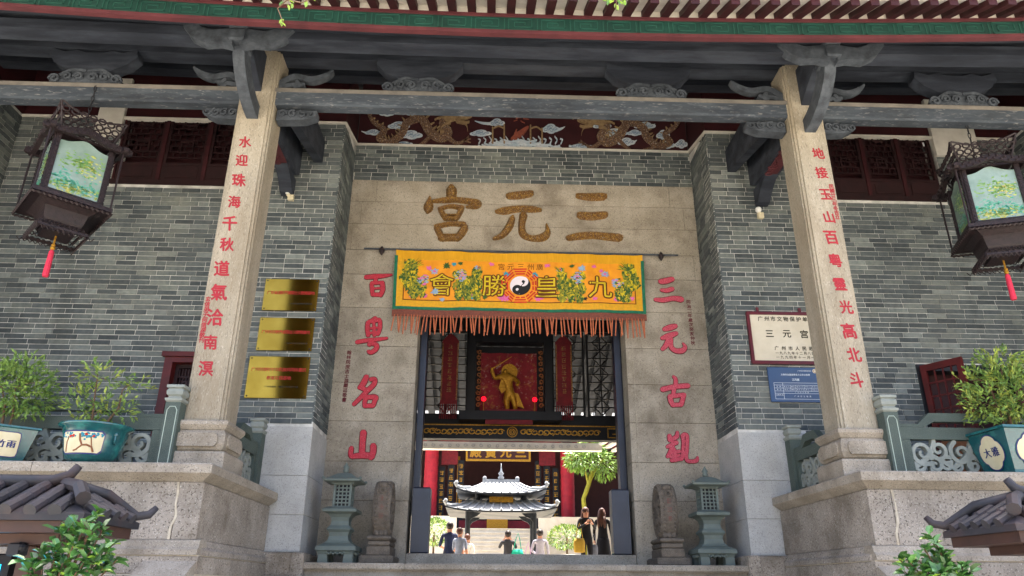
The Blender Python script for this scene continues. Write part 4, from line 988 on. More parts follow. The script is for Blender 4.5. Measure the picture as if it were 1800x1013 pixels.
bonsai('nandina_plant', (-4.82, 8.1, 1.5), 'sparse nandina with yellow green tips growing in the round turquoise pot',
       [((-.15,0,.36),(.17,.14,.14)), ((.02,0,.28),(.16,.14,.12)), ((.0,.0,.62),(.28,.16,.05)), ((.28,0,.56),(.16,.1,.06)), ((.22,0,.28),(.14,.1,.09)), ((-.2,0,.2),(.1,.1,.1)), ((-.12,0,.7),(.12,.1,.06))],
       [[(-.05,0,0),(-.06,0,.2),(-.08,0,.36),(-.1,0,.6)], [(.05,0,0),(.12,0,.16),(.2,0,.3),(.2,0,.5)]], 750, [M['leafA'], M['leafB']], .065, .026)
# square pots
def square_pot(c, half, h, rz, label, text, plain):
    e = empty('square_glazed_pot', c, label, 'pot'); T = Matrix.Translation(c) @ Matrix.Rotation(rz, 4, 'Z')
    mb = MB(); mb.M = T; mb.lathe([(half*.75,0),(half*.75,.03),(half*.72,.035),(half*.97,h*.93),(half*1.06,h*.95),(half*1.06,h),(half*.9,h),(half*.85,h*.85),(.01,h*.84)], sq=True); mb.build('bowl', M['glaze'], e)
    for k in range(4):
        mb = MB(); mb.M = T @ Matrix.Rotation(k*PI/2, 4, 'Z')
        tilt = lambda v: -(half*(.72+.25*v/(h*.93)))
        def quat(r, off):      # four-lobed medallion, or a plain octagon
            pts = []
            for i in range(32):
                t = 2*PI*i/32; rr = r*(1+.16*abs(math.cos(2*t))**.6) if not plain else r*min(1.32, 1/max(abs(math.cos(t)), abs(math.sin(t))))*(1.0)
                u, v = rr*math.cos(t)*.95, h*.49+rr*math.sin(t)
                pts.append((u, tilt(v)-off, v))
            return pts
        n = 32; pts = quat(h*.345, .004); mb.add(pts, [tuple(range(n))]); p = mb.build('panel_border', M['navyglaze'], e, fix=False)
        mb2 = MB(); mb2.M = mb.M; mb2.add(quat(h*.32, .0065), [tuple(range(n))]); mb2.build('cream_panel', M['panel'], p, fix=False)
        mb3 = MB(); mb3.M = mb.M
        if (k == 3) == (not plain) and text:
            for i, ch in enumerate(text):
                vs, fs, (cx, cy, wx, wy) = glyph(ch); z = .085 if plain else .11
                u0 = (-.5+i)*z*1.12
                for q in range(4): mb3.add([(u0+(a-cx+.03*(q-1.5))*z, tilt(h*.5+(b_-cy)*z)-.009-.0005*q, h*.5+(b_-cy)*z) for a, b_ in vs], fs)
            mb3.build('painted_character', M['navyglaze'], p, fix=False)
        else:
            for (u, v, r, mi) in ((-.05,.22,.03,0),(-.03,.235,.02,0),(-.06,.2,.02,0),(.0,.13,.045,1),(.04,.11,.04,1),(-.05,.10,.04,1),(.03,.22,.025,1),(.09,.15,.02,2)):
                v = v*h/.4
                mb3.cur = mi; mb3.ball((u, tilt(v)-.007, v), (r, .006, r*.8), 8, 5)
            mb3.cur = 2
            for q in range(4): mb3.tube([(.02+.02*q, tilt(.1)-.008, .10), (.04+.025*q, tilt(.18)-.01, .19-.01*q), (.09+.02*q, tilt(.16)-.01, .15-.01*q)], .004, 4)
            mb3.build('painted_lotus', [M['bred'], M['bteal'], M['navyglaze']], p)
    return e
square_pot((5.34, 8.12, 1.18), .31, .50, math.radians(4), 'large square turquoise pot with four-lobed lotus and calligraphy medallions', '大雅', False)
square_pot((-5.78, 8.12, 1.18), .27, .38, math.radians(40), 'square turquoise pot with bamboo calligraphy panel at the left edge', '竹雨', True)
bonsai('nandina_bush', (5.34, 8.12, 1.64), 'full bushy nandina in the large square pot on the right terrace',
       [((.05,0,.5),(.34,.28,.32)), ((-.2,0,.34),(.24,.2,.16)), ((.25,-.05,.42),(.28,.24,.26)), ((.08,0,.82),(.22,.18,.14)), ((.0,-.1,.16),(.2,.16,.12)), ((-.3,0,.62),(.14,.12,.08)), ((.38,0,.74),(.14,.12,.1))],
       [[(-.03,0,0),(-.05,0,.3),(-.1,0,.6)], [(.04,0,0),(.06,0,.3),(.1,0,.8)], [(.0,.05,0),(.12,.05,.3),(.25,0,.5)]], 3600, [M['leafA'], M['leafB']], .062, .026)
bonsai('nandina_bush', (-5.80, 8.12, 1.52), 'rounded dark green nandina bush in the pot at the left edge',
       [((.0,0,.50),(.30,.26,.24)), ((.18,0,.40),(.2,.18,.2)), ((-.25,0,.5),(.26,.26,.26)), ((.05,0,.72),(.16,.14,.1)), ((.28,0,.56),(.12,.1,.09))], [[(.04,0,0),(.05,0,.2),(.0,0,.5)], [(-.03,0,0),(-.06,0,.3),(-.15,0,.5)]], 3000, [M['leafA'], M['leafA']], .06, .025)

# ------------------------------------------------------------------ hanging lanterns
def hang_lantern(c, rz, label):
    """c = centre of the bottom plate"""
    e = empty('hanging_lantern', c, label, 'lantern', 'lanterns hung from the beam')
    T = Matrix.Translation(c) @ Matrix.Rotation(rz, 4, 'Z')
    def B(): m_ = MB(); m_.M = T; return m_
    hw, hh, z0 = .335, .86, .07      # body half width, height
    ov = .45
    B().lathe([(ov,.0),(ov,.05),(ov*.97,.06),(hw,.07)], sq=True).build('bottom_plate', M['rosewood'], e)
    mb = B()
    for k in range(4):
        mb.M = T @ Matrix.Rotation(k*PI/2, 4, 'Z')
        mb.tube([(-ov+ov*2*i/30, -ov, -.02-.014*(i % 2)) for i in range(31)], .018, 4)
    mb.build('plate_fringe', M['rosewood'], e)
    B().lathe([(.17,-.34),(.17,-.3),(.22,-.2),(.25,-.06),(.33,-.001)], sq=True).build('neck', M['rosewood'], e)
    mb = B()      # pierced lower tier
    for k in range(4):
        mb.M = T @ Matrix.Rotation(k*PI/2, 4, 'Z')
        mb.add([(-.30,-.30,-.36),(.30,-.30,-.36),(.30,-.30,-.33),(-.30,-.30,-.33),(-.30,-.28,-.36),(.30,-.28,-.36),(.30,-.28,-.33),(-.30,-.28,-.33)], [(0,3,2,1),(4,5,6,7),(0,1,5,4),(1,2,6,5),(2,3,7,6),(3,0,4,7)])
        for i in range(9):
            for j in range(3):
                u = -.26+.065*i; f_ = 1-j*.16
                mb.tube([(u*f_+.025*f_*math.cos(t), -.295*f_+.0, -.34+.055*j+.025*math.sin(t)) for t in [q*PI/4 for q in range(9)]], .008, 4, False)
        for i in range(11): mb.tube([(-.3+.06*i, -.3, -.36), (-.27+.06*i, -.28, -.405), (-.24+.06*i, -.3, -.36)], .008, 4, False)
    mb.build('pierced_tier', M['rosewood'], e)
    for k in range(4):      # each side: frame, pane, painted picture, arched head, corner rod
        K = T @ Matrix.Rotation(k*PI/2, 4, 'Z')
        mb = MB(); mb.M = K
        mb.box(-hw, -hw+.05, -hw-.02, -hw+.03, z0, z0+hh); mb.box(hw-.05, hw, -hw-.021, -hw+.029, z0, z0+hh); mb.box(-hw+.05, hw-.05, -hw-.02, -hw+.03, z0, z0+.05)
        for sg in (-1, 1):
            for i in range(14): mb.box(sg*(hw-.025)-.012, sg*(hw-.025)+.012, -hw-.03, -hw-.018, z0+.05+.058*i, z0+.085+.058*i)
        s = mb.build('side_frame', M['rosewood'], e)
        mb = MB(); mb.M = K; top = [(-.285+.57*i/16, z0+hh-.11+.09*math.exp(-((-.285+.57*i/16)/.14)**2)) for i in range(17)]
        mb.prism([(-.285, z0+.05), (.285, z0+.05)]+top[::-1], -hw+.005, -hw+.012); mb.build('glass_pane', M['lampglass'], s)
        mb = MB(); mb.M = K
        for (n, cx, cz, sx, sz, mi) in ((120, .04, .58, .22, .10, 0), (90, -.08, .30, .20, .08, 1), (60, .12, .24, .18, .05, 1), (80, .0, .20, .24, .06, 2), (40, .12, .54, .12, .1, 2), (60, .0, .22, .26, .05, 0)):
            for i in range(n):
                mb.cur = mi; u = max(-.265, min(.265, cx+random.gauss(0, sx*.55))); v = max(.14, min(.74, cz+random.gauss(0, sz*.7)))
                a = random.random()*PI; l = random.uniform(.014,.045); t_ = random.uniform(.005,.016); ca, sa = math.cos(a), math.sin(a)
                mb.add([(u-l*ca, -hw+.0035, v-l*sa*.6), (u-t_*sa, -hw+.0035, v+t_*ca), (u+l*ca, -hw+.0035, v+l*sa*.6), (u+t_*sa, -hw+.0035, v-t_*ca)], [(0,1,2,3)])
        mb.build('painted_landscape', [M['lgreen'], M['lteal'], M['lyellow']], s, fix=False)
        mb = MB(); mb.M = K      # wavy carved head board
        hd = [(-.5+1.0*i/24, z0+hh-.02+.085*math.exp(-((-.5+i/24)/.17)**2)) for i in range(25)]
        mb.ribbon([(a, b_, .085) for a, b_ in hd], -.46, -.40, 'XZ', 1)
        for i in range(0, 25, 1): mb.ball((hd[i][0], -.465, hd[i][1]+.02*(-1)**i), .017, 6, 4)
        mb.build('head_board', M['rosewood'], e)
        mb = MB(); mb.M = K; mb.tube([(-ov+.02, -ov+.02, .05), (-ov+.02, -ov+.02, z0+hh)], .013, 6); mb.build('corner_rod', M['rosewood'], e)
    mb = B()      # pierced flared crest on top
    for k in range(4):
        mb.M = T @ Matrix.Rotation(k*PI/2, 4, 'Z')
        for i in range(7):
            for j in range(4):
                f_ = .78+.10*j; u = (-.3+.1*i)*f_
                mb.tube([(u+.043*math.cos(t), -.36*f_, z0+hh+.09+.075*j+.04*math.sin(t)) for t in [q*PI/4 for q in range(9)]], .012, 4, False)
        mb.tube([(-.39,-.40,z0+hh+.4),(-.2,-.385,z0+hh+.33),(0,-.38,z0+hh+.31),(.2,-.385,z0+hh+.33),(.39,-.40,z0+hh+.4)], .014, 5)
        mb.tube([(-.29,-.29,z0+hh+.03),(-.40,-.40,z0+hh+.4)], .014, 5)
    mb.build('pierced_crest', M['rosewood'], e)
    B().lathe([(.30,z0+hh),(.30,z0+hh+.03)], sq=True).build('top_plate', M['rosewood'], e)
    ztop = 6.40-c[2]; mb = B(); n = 12; y1 = (8.55-c[1])
    for i in range(n):
        z = z0+hh+.05+(ztop-z0-hh-.05)*(i+.5)/n; l = (ztop-z0-hh)/n*.62; r = .016
        mb.tube([(r*math.cos(t)*(1 if i % 2 else 0), r*math.cos(t)*(0 if i % 2 else 1), z+l*math.sin(t)) for t in [q*PI/4 for q in range(9)]], .006, 4, False)
    mb.build('chain', M['iron'], e)
    mb = B(); mb.tube([(0,0,-.34),(0,0,-.46)], .012, 6); mb.ball((0,0,-.47), .025); mb.ball((0,0,-.51), .03); mb.build('bead', M['gold'], e)
    mb = B(); mb.lathe([(.012,-.53),(.03,-.56),(.038,-.88),(.03,-.9)], n=9); mb.build('tassel', M['tassel'], e)
    return e
hang_lantern((-6.08, 8.55, 4.43), math.radians(43), 'carved wooden hanging lantern with painted glass, left of the left column')
hang_lantern((6.24, 8.66, 4.40), math.radians(-18), 'carved wooden hanging lantern with painted glass, right of the right column')

# ------------------------------------------------------------------ plaques and signs on the piers
def plaque(x0, x1, z0, z1, label, lines):
    e = empty('brass_plaque', ((x0+x1)/2, YW-.02, z0), label, 'plaque', 'brass plaques on the left pier')
    MB().bevbox(x0, x1, YW-.028, YW-.006, z0, z1, .004).build('plate', M['brass'], e)
    for u in (x0+.03, x1-.03):
        for v in (z0+.03, z1-.03): MB().tube([(u,YW-.027,v),(u,YW-.034,v)], [.013,.009], 8).build('screw', M['iron'], e)
    for i, (s, a, b_, z, size, m) in enumerate(lines):
        mb = MB(); line_text(mb, s, x0+(x1-x0)*a, x0+(x1-x0)*b_, z0+(z1-z0)*z, YW-.030, size, .012); mb.build('lettering', m, e, fix=False)
plaque(-4.0, -3.19, 3.845, 4.36, 'topmost of the three brass plaques with one line of red letters', [('广东省道教界爱国主义教育基地', .06, .94, .56, .06, M['brasstext']), ('广东省民族宗教事务委员会', .48, .92, .22, .028, M['signtext'])])
plaque(-4.0, -3.19, 3.215, 3.73, 'middle of the three brass plaques with one line of red letters', [('广州市宗教界爱国主义教育基地', .06, .94, .56, .06, M['brasstext']), ('广州市民族宗教事务局', .5, .92, .22, .028, M['signtext'])])
plaque(-4.07, -3.19, 2.50, 3.125, 'largest and lowest brass plaque with two lines of red letters', [('广州市铸牢中华民族共同体意识', .05, .95, .68, .062, M['brasstext']), ('教育实践基地', .32, .72, .48, .062, M['brasstext']), ('广州市委统一战线工作领导小组', .3, .85, .27, .03, M['signtext'])])
ws = empty('heritage_sign', (3.95, YW-.03, 3.15), 'cream marble heritage sign in a maroon frame on the right pier', 'sign')
wx0, wx1, wz0, wz1 = 3.40, 4.50, 3.15, 3.92
MB().box(wx0, wx1, YW-.04, YW-.012, wz0, wz1).build('marble_panel', M['signwhite'], ws)
mb = MB()
for (a, b_, c, d) in ((wx0-.03,wx0+.015,wz0-.03,wz1+.03), (wx1-.015,wx1+.03,wz0-.03,wz1+.03), (wx0+.015,wx1-.015,wz1-.015,wz1+.03), (wx0+.015,wx1-.015,wz0-.03,wz0+.02)): mb.box(a, b_, YW-.06, YW-.01, c, d)
mb.build('frame', M['signframe'], ws)
for x in (3.56, 4.22): MB().box(x-.02, x+.02, YW-.03, YW-.005, wz1+.03, wz1+.11).build('hanger', M['signframe'], ws)
for i, (s, a, b_, z, size) in enumerate((('广州市文物保护单位', 3.53, 4.42, 3.84, .082), ('三元宫', 3.56, 4.36, 3.60, .135), ('广州市人民政府', 3.72, 4.46, 3.37, .07), ('一九八九年十二月八日公布', 3.74, 4.47, 3.295, .052), ('一九九四年十一月一日立', 3.74, 4.47, 3.23, .052))):
    mb = MB(); line_text(mb, s, a, b_, z, YW-.043, size, .02); mb.build('lettering', M['signtext'], ws, fix=False)
bs = empty('blue_sign', (3.98, YW-.03, 2.55), 'blue notice plate with white table below the cream sign', 'sign')
MB().bevbox(3.59, 4.38, YW-.04, YW-.012, 2.545, 3.075, .006).build('plate', M['bluesign'], bs)
mb = MB(); Yb = YW-.042
line_text(mb, '广州市文物保护单位', 4.04, 4.25, 3.02, Yb, .022, .02); line_text(mb, '文物安全直接责任人公示公告牌', 3.78, 4.22, 2.96, Yb, .03, .03); line_text(mb, '三元宫', 3.94, 4.05, 2.885, Yb, .04, .03)
tx = [3.66, 3.79, 3.90, 3.98, 4.11, 4.21, 4.33]; tz = [2.835, 2.80, 2.755, 2.71, 2.675, 2.59]
for z in tz: mb.box(3.66, 4.33, Yb, Yb+.002, z-.0025, z+.0025)
for x in (3.66, 3.79, 4.33): mb.box(x-.0025, x+.0025, Yb-.0005, Yb+.002, 2.59, 2.835)
for x in tx[2:6]: mb.box(x-.002, x+.002, Yb-.0005, Yb+.002, 2.71, 2.80)
for z in (2.777, 2.732):
    for a, b_ in zip(tx[1:], tx[2:]): line_text(mb, '责任人' if b_-a < .12 else '联系方式', a+.01, b_-.01, z, Yb, .02, .02)
line_text(mb, '文物', 3.68, 3.77, 2.777, Yb, .024, .02); line_text(mb, '单位', 3.68, 3.77, 2.732, Yb, .024, .02); line_text(mb, '监督电话', 3.67, 3.78, 2.65, Yb, .022, .02); line_text(mb, '广州市文物局', 3.95, 4.17, 2.692, Yb, .02, .02); line_text(mb, '广州市文物局', 3.93, 4.2, 2.632, Yb, .024, .02)
mb.build('lettering', M['signprint'], bs, fix=False)
MB().tube([(4.30,Yb+.002,3.02),(4.30,Yb-.002,3.02)], .033, 16).build('emblem', M['signwhite'], bs)
MB().tube([(4.30+.02*math.cos(t),Yb-.003,3.02+.02*math.sin(t)) for t in [i*PI/6 for i in range(13)]], .004, 4, False).build('emblem_ring', M['branch'], bs)
for (px, py, lab) in ((506,337,'white globe lamp on the brick pier left of the doorway'), (1333,369,'white globe lamp on the brick pier right of the doorway')):
    q = at(px, py, YW-.09); e = empty('globe_lamp', q, lab, 'lamp', 'globe lamps on the piers')
    MB().ball(q, .052, 14, 8).build('globe', M['bulb'], e, smooth=True)
    MB().bevbox(q.x-.0, q.x+.09, q.y+.02, YW-.003, q.z-.13, q.z-.03, .006).tube([(q.x,q.y,q.z-.04),(q.x+.03,q.y+.03,q.z-.07)], .03, 8).build('mount', M['plastic'], e)

# ------------------------------------------------------------------ yellow festival banner
BY = YS-.12
tl, tr, blq, brq = at(697,440,BY), at(1129,449,BY), at(692,541,BY), at(1134,549,BY)
ban = empty('festival_banner', (0, BY, blq.z), 'yellow embroidered festival banner with orange fringe hung across the doorway', 'banner')
def bp(u, v, off=0):      # u 0..1 left to right, v 0..1 bottom to top; soft waves in the cloth
    x = (blq.x*(1-u)+brq.x*u)*(1-v)+(tl.x*(1-u)+tr.x*u)*v; z = (blq.z*(1-u)+brq.z*u)*(1-v)+(tl.z*(1-u)+tr.z*u)*v
    return Vector((x, BY-.016*math.sin(u*19+1.8*v+2*math.sin(u*5))-.010*math.sin(u*47+.7+v*2.5)-.005*math.sin(u*121+v)*v-.012*(1-v)-off, z-.012*math.sin(u*PI)*v))
def cloth(mb, u0, u1, v0, v1, off, nu=120, nv=6):
    vs = [bp(u0+(u1-u0)*i/nu, v0+(v1-v0)*j/nv, off) for j in range(nv+1) for i in range(nu+1)]
    mb.add(vs, [(j*(nu+1)+i, j*(nu+1)+i+1, (j+1)*(nu+1)+i+1, (j+1)*(nu+1)+i) for j in range(nv) for i in range(nu)])
mb = MB(); cloth(mb, 0, 1, 0, 1, -.004); cloth(mb, 0, 1, 0, 1, 0); bc = mb.build('cloth', M['silkborder'], ban, smooth=True, fix=False)
mb = MB(); cloth(mb, .035, .965, .13, .84, .002); mb.build('field', M['silk'], bc, smooth=True, fix=False)
mb = MB(); cloth(mb, .0, 1, .86, 1.0, .002); mb.build('header', M['silk2'], bc, smooth=True, fix=False)
mb = MB(); cloth(mb, -.005, .008, -.0, .9, .003, 4); cloth(mb, .992, 1.005, -.0, .9, .003, 4); cloth(mb, -.005, 1.005, -.03, .018, .0035); mb.build('green_trim', M['bgreen'], bc, smooth=True, fix=False)
mb = MB(); cloth(mb, .034, .038, .13, .84, .004, 2); cloth(mb, .962, .966, .13, .84, .004, 2); cloth(mb, .034, .966, .125, .14, .0042); mb.build('border_line', M['bbrown'], bc, fix=False)
BW, BHt = (brq.x-blq.x), (tl.z-blq.z)
def bflat(mb, pts, off):      # polygon given in (u, v)
    vs = [bp(u, v, off) for u, v in pts]; mb.add(vs, [tuple(range(len(vs)))])
def bglyph(mb, ch, u, v, size, bold, off):
    vs, fs, (cx, cy, wx, wy) = glyph(ch)
    for k in range(9 if bold > .02 else 1):
        dx, dz = (bold*math.cos(k*PI/4), bold*math.sin(k*PI/4)) if k else (0, 0)
        mb.add([bp(u+(a-cx+dx)*size*BHt/BW, v+(b_-cy+dz)*size, off+.0003*k) for a, b_ in vs], fs)
for ch, u in (('會',.187), ('勝',.397), ('皇',.607), ('九',.822)):
    mb = MB(); mb.cur = 1; bglyph(mb, ch, u, .41, .40, .058, .010); mb.cur = 0; bglyph(mb, ch, u, .41, .40, .018, .015)
    mb.build('embroidered_character', [M['byellow'], M['bbrown']], bc, fix=False)
mb = MB()
for ch, u in (('宮',.425), ('元',.463), ('三',.503), ('州',.543), ('廣',.580)): bglyph(mb, ch, u, .755, .12, .015, .008)
mb.build('small_characters', M['bbrown'], bc, fix=False)
# eight trigrams and the taiji
cu, cv = .501, .42; RU = lambda r, t: (cu+r*math.cos(t)*BHt/BW, cv+r*math.sin(t))
mb = MB(); TRI = ['111','110','101','100','011','010','001','000']
mb.cur = 2
for k in range(8):
    a = k*PI/4+PI/8
for k in range(8):
    t0 = PI/2+k*PI/4; nx, ny = math.cos(t0), math.sin(t0); tx_, ty_ = -ny, nx
    for j in range(3):
        r = .205+.042*j; half = r*.36; brk = TRI[k][j] == '0'
        for (a, b_) in (((-half, -half*.14), (half*.14, half)) if brk else ((-half, half),)):
            P_ = [(cu+(nx*(r+d)+tx_*e)*BHt/BW, cv+ny*(r+d)+ty_*e) for d, e in ((-.012,a),(.012,a),(.012,b_),(-.012,b_))]
            mb.cur = 0; bflat(mb, P_, .012)
circ = lambda cx, cy, r, a0=0, a1=2*PI, n=24: [(cu+(cx+r*math.cos(a0+(a1-a0)*i/n))*BHt/BW, cv+cy+r*math.sin(a0+(a1-a0)*i/n)) for i in range(n)]
R0 = .165
mb.cur = 1; bflat(mb, circ(0,0,R0), .013); mb.cur = 2; bflat(mb, circ(0,0,R0,-PI/2-.6,PI/2-.6,24), .0145)
ca, sa = R0/2*math.cos(PI/2-.6), R0/2*math.sin(PI/2-.6)
mb.cur = 1; bflat(mb, circ(ca,sa,R0/2), .016); mb.cur = 2; bflat(mb, circ(-ca,-sa,R0/2), .016); bflat(mb, circ(ca,sa,R0*.15), .018); mb.cur = 1; bflat(mb, circ(-ca,-sa,R0*.15), .018)
mb.build('taiji_emblem', [M['bred'], M['bwhite'], M['bblack']], bc, fix=False)
# embroidered beasts: bodies of overlapping scales with mane and tail
def beast(u0, v0, pts, tail, head, sg):
    mb = MB(); k = 0
    for (u, v, r) in pts:
        r *= 1.22; n = int(16+620*r)
        for i in range(n):
            t = random.random()*2*PI; d = math.sqrt(random.random())*r
            a = u0+sg*(u+d*math.cos(t))*BHt/BW; b_ = v0+v+d*math.sin(t); l = random.uniform(.022,.04); an = random.uniform(-.6,.6)-PI/2
            mb.cur = 2 if random.random() < .38 else (0 if random.random() < .72 else 1)
            P_ = [(a+(l*.9*math.cos(an+q))*BHt/BW, b_+l*math.sin(an+q)) for q in (0, 2.3, PI, -2.3)]
            bflat(mb, P_, .006+.00002*k); k += 1
    for (u, v, an, l) in tail:
        for i in range(9):
            q = an+random.uniform(-.5,.5); a = u0+sg*u*BHt/BW; b_ = v0+v; w_ = .012
            mb.cur = random.choice((0, 1, 2)); bflat(mb, [(a, b_-w_), (a+sg*l*math.cos(q)*BHt/BW, b_+l*math.sin(q)), (a, b_+w_)], .007+.00002*k); k += 1
    for i in range(110):
        u, v, r = head; t = random.random()*2*PI; d = random.random()*r
        a = u0+sg*(u+d*math.cos(t))*BHt/BW; b_ = v0+v+d*math.sin(t); l = random.uniform(.015,.035); an = random.random()*PI
        mb.cur = random.choice((1, 3, 3, 4, 2)); bflat(mb, [(a+l*math.cos(an+q)*BHt/BW, b_+l*.5*math.sin(an+q)) for q in (0, 1.6, PI, -1.6)], .0085+.00002*k); k += 1
    mb.build('embroidered_beast', [M['bolive'], M['byellow'], M['bdark'], M['bblue'], M['bpink']], bc, fix=False)
for (uu, sg) in ((.085, 1), (.92, -1)):
    beast(uu, .45, [(-.10,.28,.08),(-.10,.18,.10),(-.13,.05,.11),(-.06,-.06,.11),(.03,-.1,.10),(-.02,-.2,.08),(.08,-.2,.06)], [(-.06,.3,.9,.16),(.0,.28,.5,.12)], (.11,.03,.09), sg)
for (uu, sg) in ((.295, -1), (.70, 1)):
    beast(uu, .42, [(-.12,.22,.06),(.16,.16,.07),(-.12,.0,.10),(-.05,-.03,.12),(.05,-.03,.12),(.13,-.06,.10),(-.13,-.2,.06),(.02,-.22,.05),(.15,-.22,.05),(-.12,.16,.06)], [(-.14,.22,1.9,.16),(-.12,.2,2.4,.12)], (.12,.14,.1), sg)
mb = MB(); k = 0
for (u, v, r, mi) in ((.135,.70,.035,0),(.155,.64,.05,1),(.155,.645,.025,0),(.205,.74,.05,2),(.235,.76,.03,3),(.26,.78,.035,2),(.33,.72,.04,1),(.335,.725,.022,4),(.385,.79,.03,0),(.445,.62,.045,3),(.43,.1+.1,.06,0),(.45,.2,.04,0),(.56,.62,.045,3),(.575,.2,.05,0),(.61,.78,.03,0),(.66,.7,.04,1),(.66,.705,.022,4),(.71,.78,.035,2),(.75,.74,.05,1),(.8,.77,.03,0),(.83,.7,.03,0),(.845,.64,.05,1),(.845,.645,.025,0),(.27,.2,.04,4),(.25,.24,.035,4),(.255,.17,.03,1),(.30,.2,.04,0),(.31,.18,.03,3),(.36,.2,.04,2),(.70,.2,.05,0),(.735,.22,.04,5),(.76,.2,.03,5),(.66,.2,.03,2),(.07,.2,.035,0),(.12,.2,.04,0),(.885,.2,.04,0),(.95,.22,.035,0),(.19,.15,.03,1),(.10,.3,.03,3),(.16,.28,.05,1),(.80,.2,.03,0)):
    for j in range(9):
        t = j*2*PI/9+u*40; l = 1.35*r*random.uniform(.6,1.1); q = t+.9
        mb.cur = mi; bflat(mb, [(u, v), (u+l*.7*math.cos(t-.35)*BHt/BW, v+l*.6*math.sin(t-.35)), (u+l*1.3*math.cos(t)*BHt/BW, v+l*math.sin(t)), (u+l*.7*math.cos(t+.35)*BHt/BW, v+l*.6*math.sin(t+.35))], .0065+.00003*k); k += 1
mb.build('embroidered_flowers', [M['bpink'], M['bblue'], M['bdark'], M['bteal'], M['bred'], M['bblack']], bc, fix=False)
# rod, finials, fringe
y_ = BY+.03; ra, rb = at(640,437,y_), at(1192,449,y_)
rod = MB().tube([ra, rb], .016, 8).build('rod', M['carve'], ban)
for px, py in ((671,441), (1162,451)): q = at(px, py, y_); MB().lathe([(.01,-.08),(.045,-.02),(.05,.02),(.02,.07),(.005,.085)], q, 8).build('rod_knob', M['rosewood'], ban)
mb = MB(); cloth(mb, -.006, 1.006, -.15, -.035, .0); mb.build('fringe_heading', M['fringe2'], ban, fix=False)
for i in range(78):
    u = -.002+1.004*(i+.5+random.uniform(-.25,.25))/78; p = bp(u, -.12, .006); l = .31*BHt*random.uniform(.85,1.08); sw = random.uniform(-.04,.04)
    MB().tube([p, p+Vector((sw*.3,-.004,-l*.3)), p+Vector((sw,-.008,-l))], [.007,.012,.010], 5).build('fringe_tassel', M['fringe'], ban)

# ------------------------------------------------------------------ ceramic lanterns and drum stones on the threshold
def stone_lantern(x, label):
    y = 10.78; e = empty('ceramic_lantern', (x, y, .29), label, 'stone lantern', 'grey green lanterns by the doorway')
    sq = lambda prof, name, m=M['celadon'], par=None: MB().lathe([(r, z+.29) for r, z in prof], (x, y, 0), sq=True).build(name, m, par or e)
    for sx in (-1, 1):
        for sy in (-1, 1): MB().lathe([(.065,.29),(.06,.40),(.08,.44)], (x+sx*.17, y+sy*.17, 0), sq=True).build('foot', M['celadon'], e)
    sq([(.22,.13),(.27,.16),(.265,.21),(.2,.245),(.16,.25)], 'base')
    mb = MB()
    for k in range(4):
        Rk = Matrix.Translation((x, y, 0)) @ Matrix.Rotation(k*PI/2, 4, 'Z'); mb.M = Rk
        for i in range(9): mb.ball((-.12+.03*i, -.24, .42-.012*(i % 2)), .018, 6, 4)
    mb.build('apron', M['celadon'], e)
    sq([(.19,.25),(.145,.29),(.125,.35),(.135,.40),(.165,.435),(.16,.45)], 'lower_body'); sq([(.16,.45),(.125,.49),(.115,.55),(.13,.60),(.165,.64),(.23,.665),(.235,.70),(.17,.73),(.15,.735)], 'upper_body')
    mb = MB(); hw = .125; z0, z1 = 1.03, 1.33
    for k in range(4):
        mb.M = Matrix.Translation((x, y, 0)) @ Matrix.Rotation(k*PI/2, 4, 'Z')
        mb.box(-hw, -hw+.03, -hw, -hw+.03, z0, z1)
        for i in range(1, 4): xx = -hw+.015+(2*hw-.03)*i/4; mb.box(xx-.008, xx+.008, -hw+.004, -hw+.02, z0, z1)
        for j in range(7): zz = z0+(z1-z0)*j/6; mb.box(-hw+.03, hw-.03, -hw+.005, -hw+.019, zz-.009, zz+.009)
    mb.build('grille', M['celadon'], e)
    sq([(.09,.74),(.09,1.04)], 'inner_core', M['black'])
    rfm = sq([(.15,1.04),(.155,1.055),(.255,1.075),(.26,1.10),(.19,1.13),(.10,1.19),(.04,1.21)], 'cap')
    mb = MB()
    for sx in (-1, 1):
        for sy in (-1, 1): mb.ball((x+sx*.255, y+sy*.255, 1.40), .024, 6, 4)
    mb.build('corner_knob', M['celadon'], rfm)
    MB().lathe([(.03,1.21+.29),(.045,1.24+.29),(.03,1.265+.29),(.045,1.29+.29),(.03,1.315+.29),(.02,1.33+.29),(.005,1.36+.29)], (x, y, 0), 10).build('finial', M['celadon'], rfm, smooth=True)
stone_lantern(-2.58, 'grey green ceramic lantern with square grille, left of the doorway'); stone_lantern(2.60, 'grey green ceramic lantern with square grille, right of the doorway')
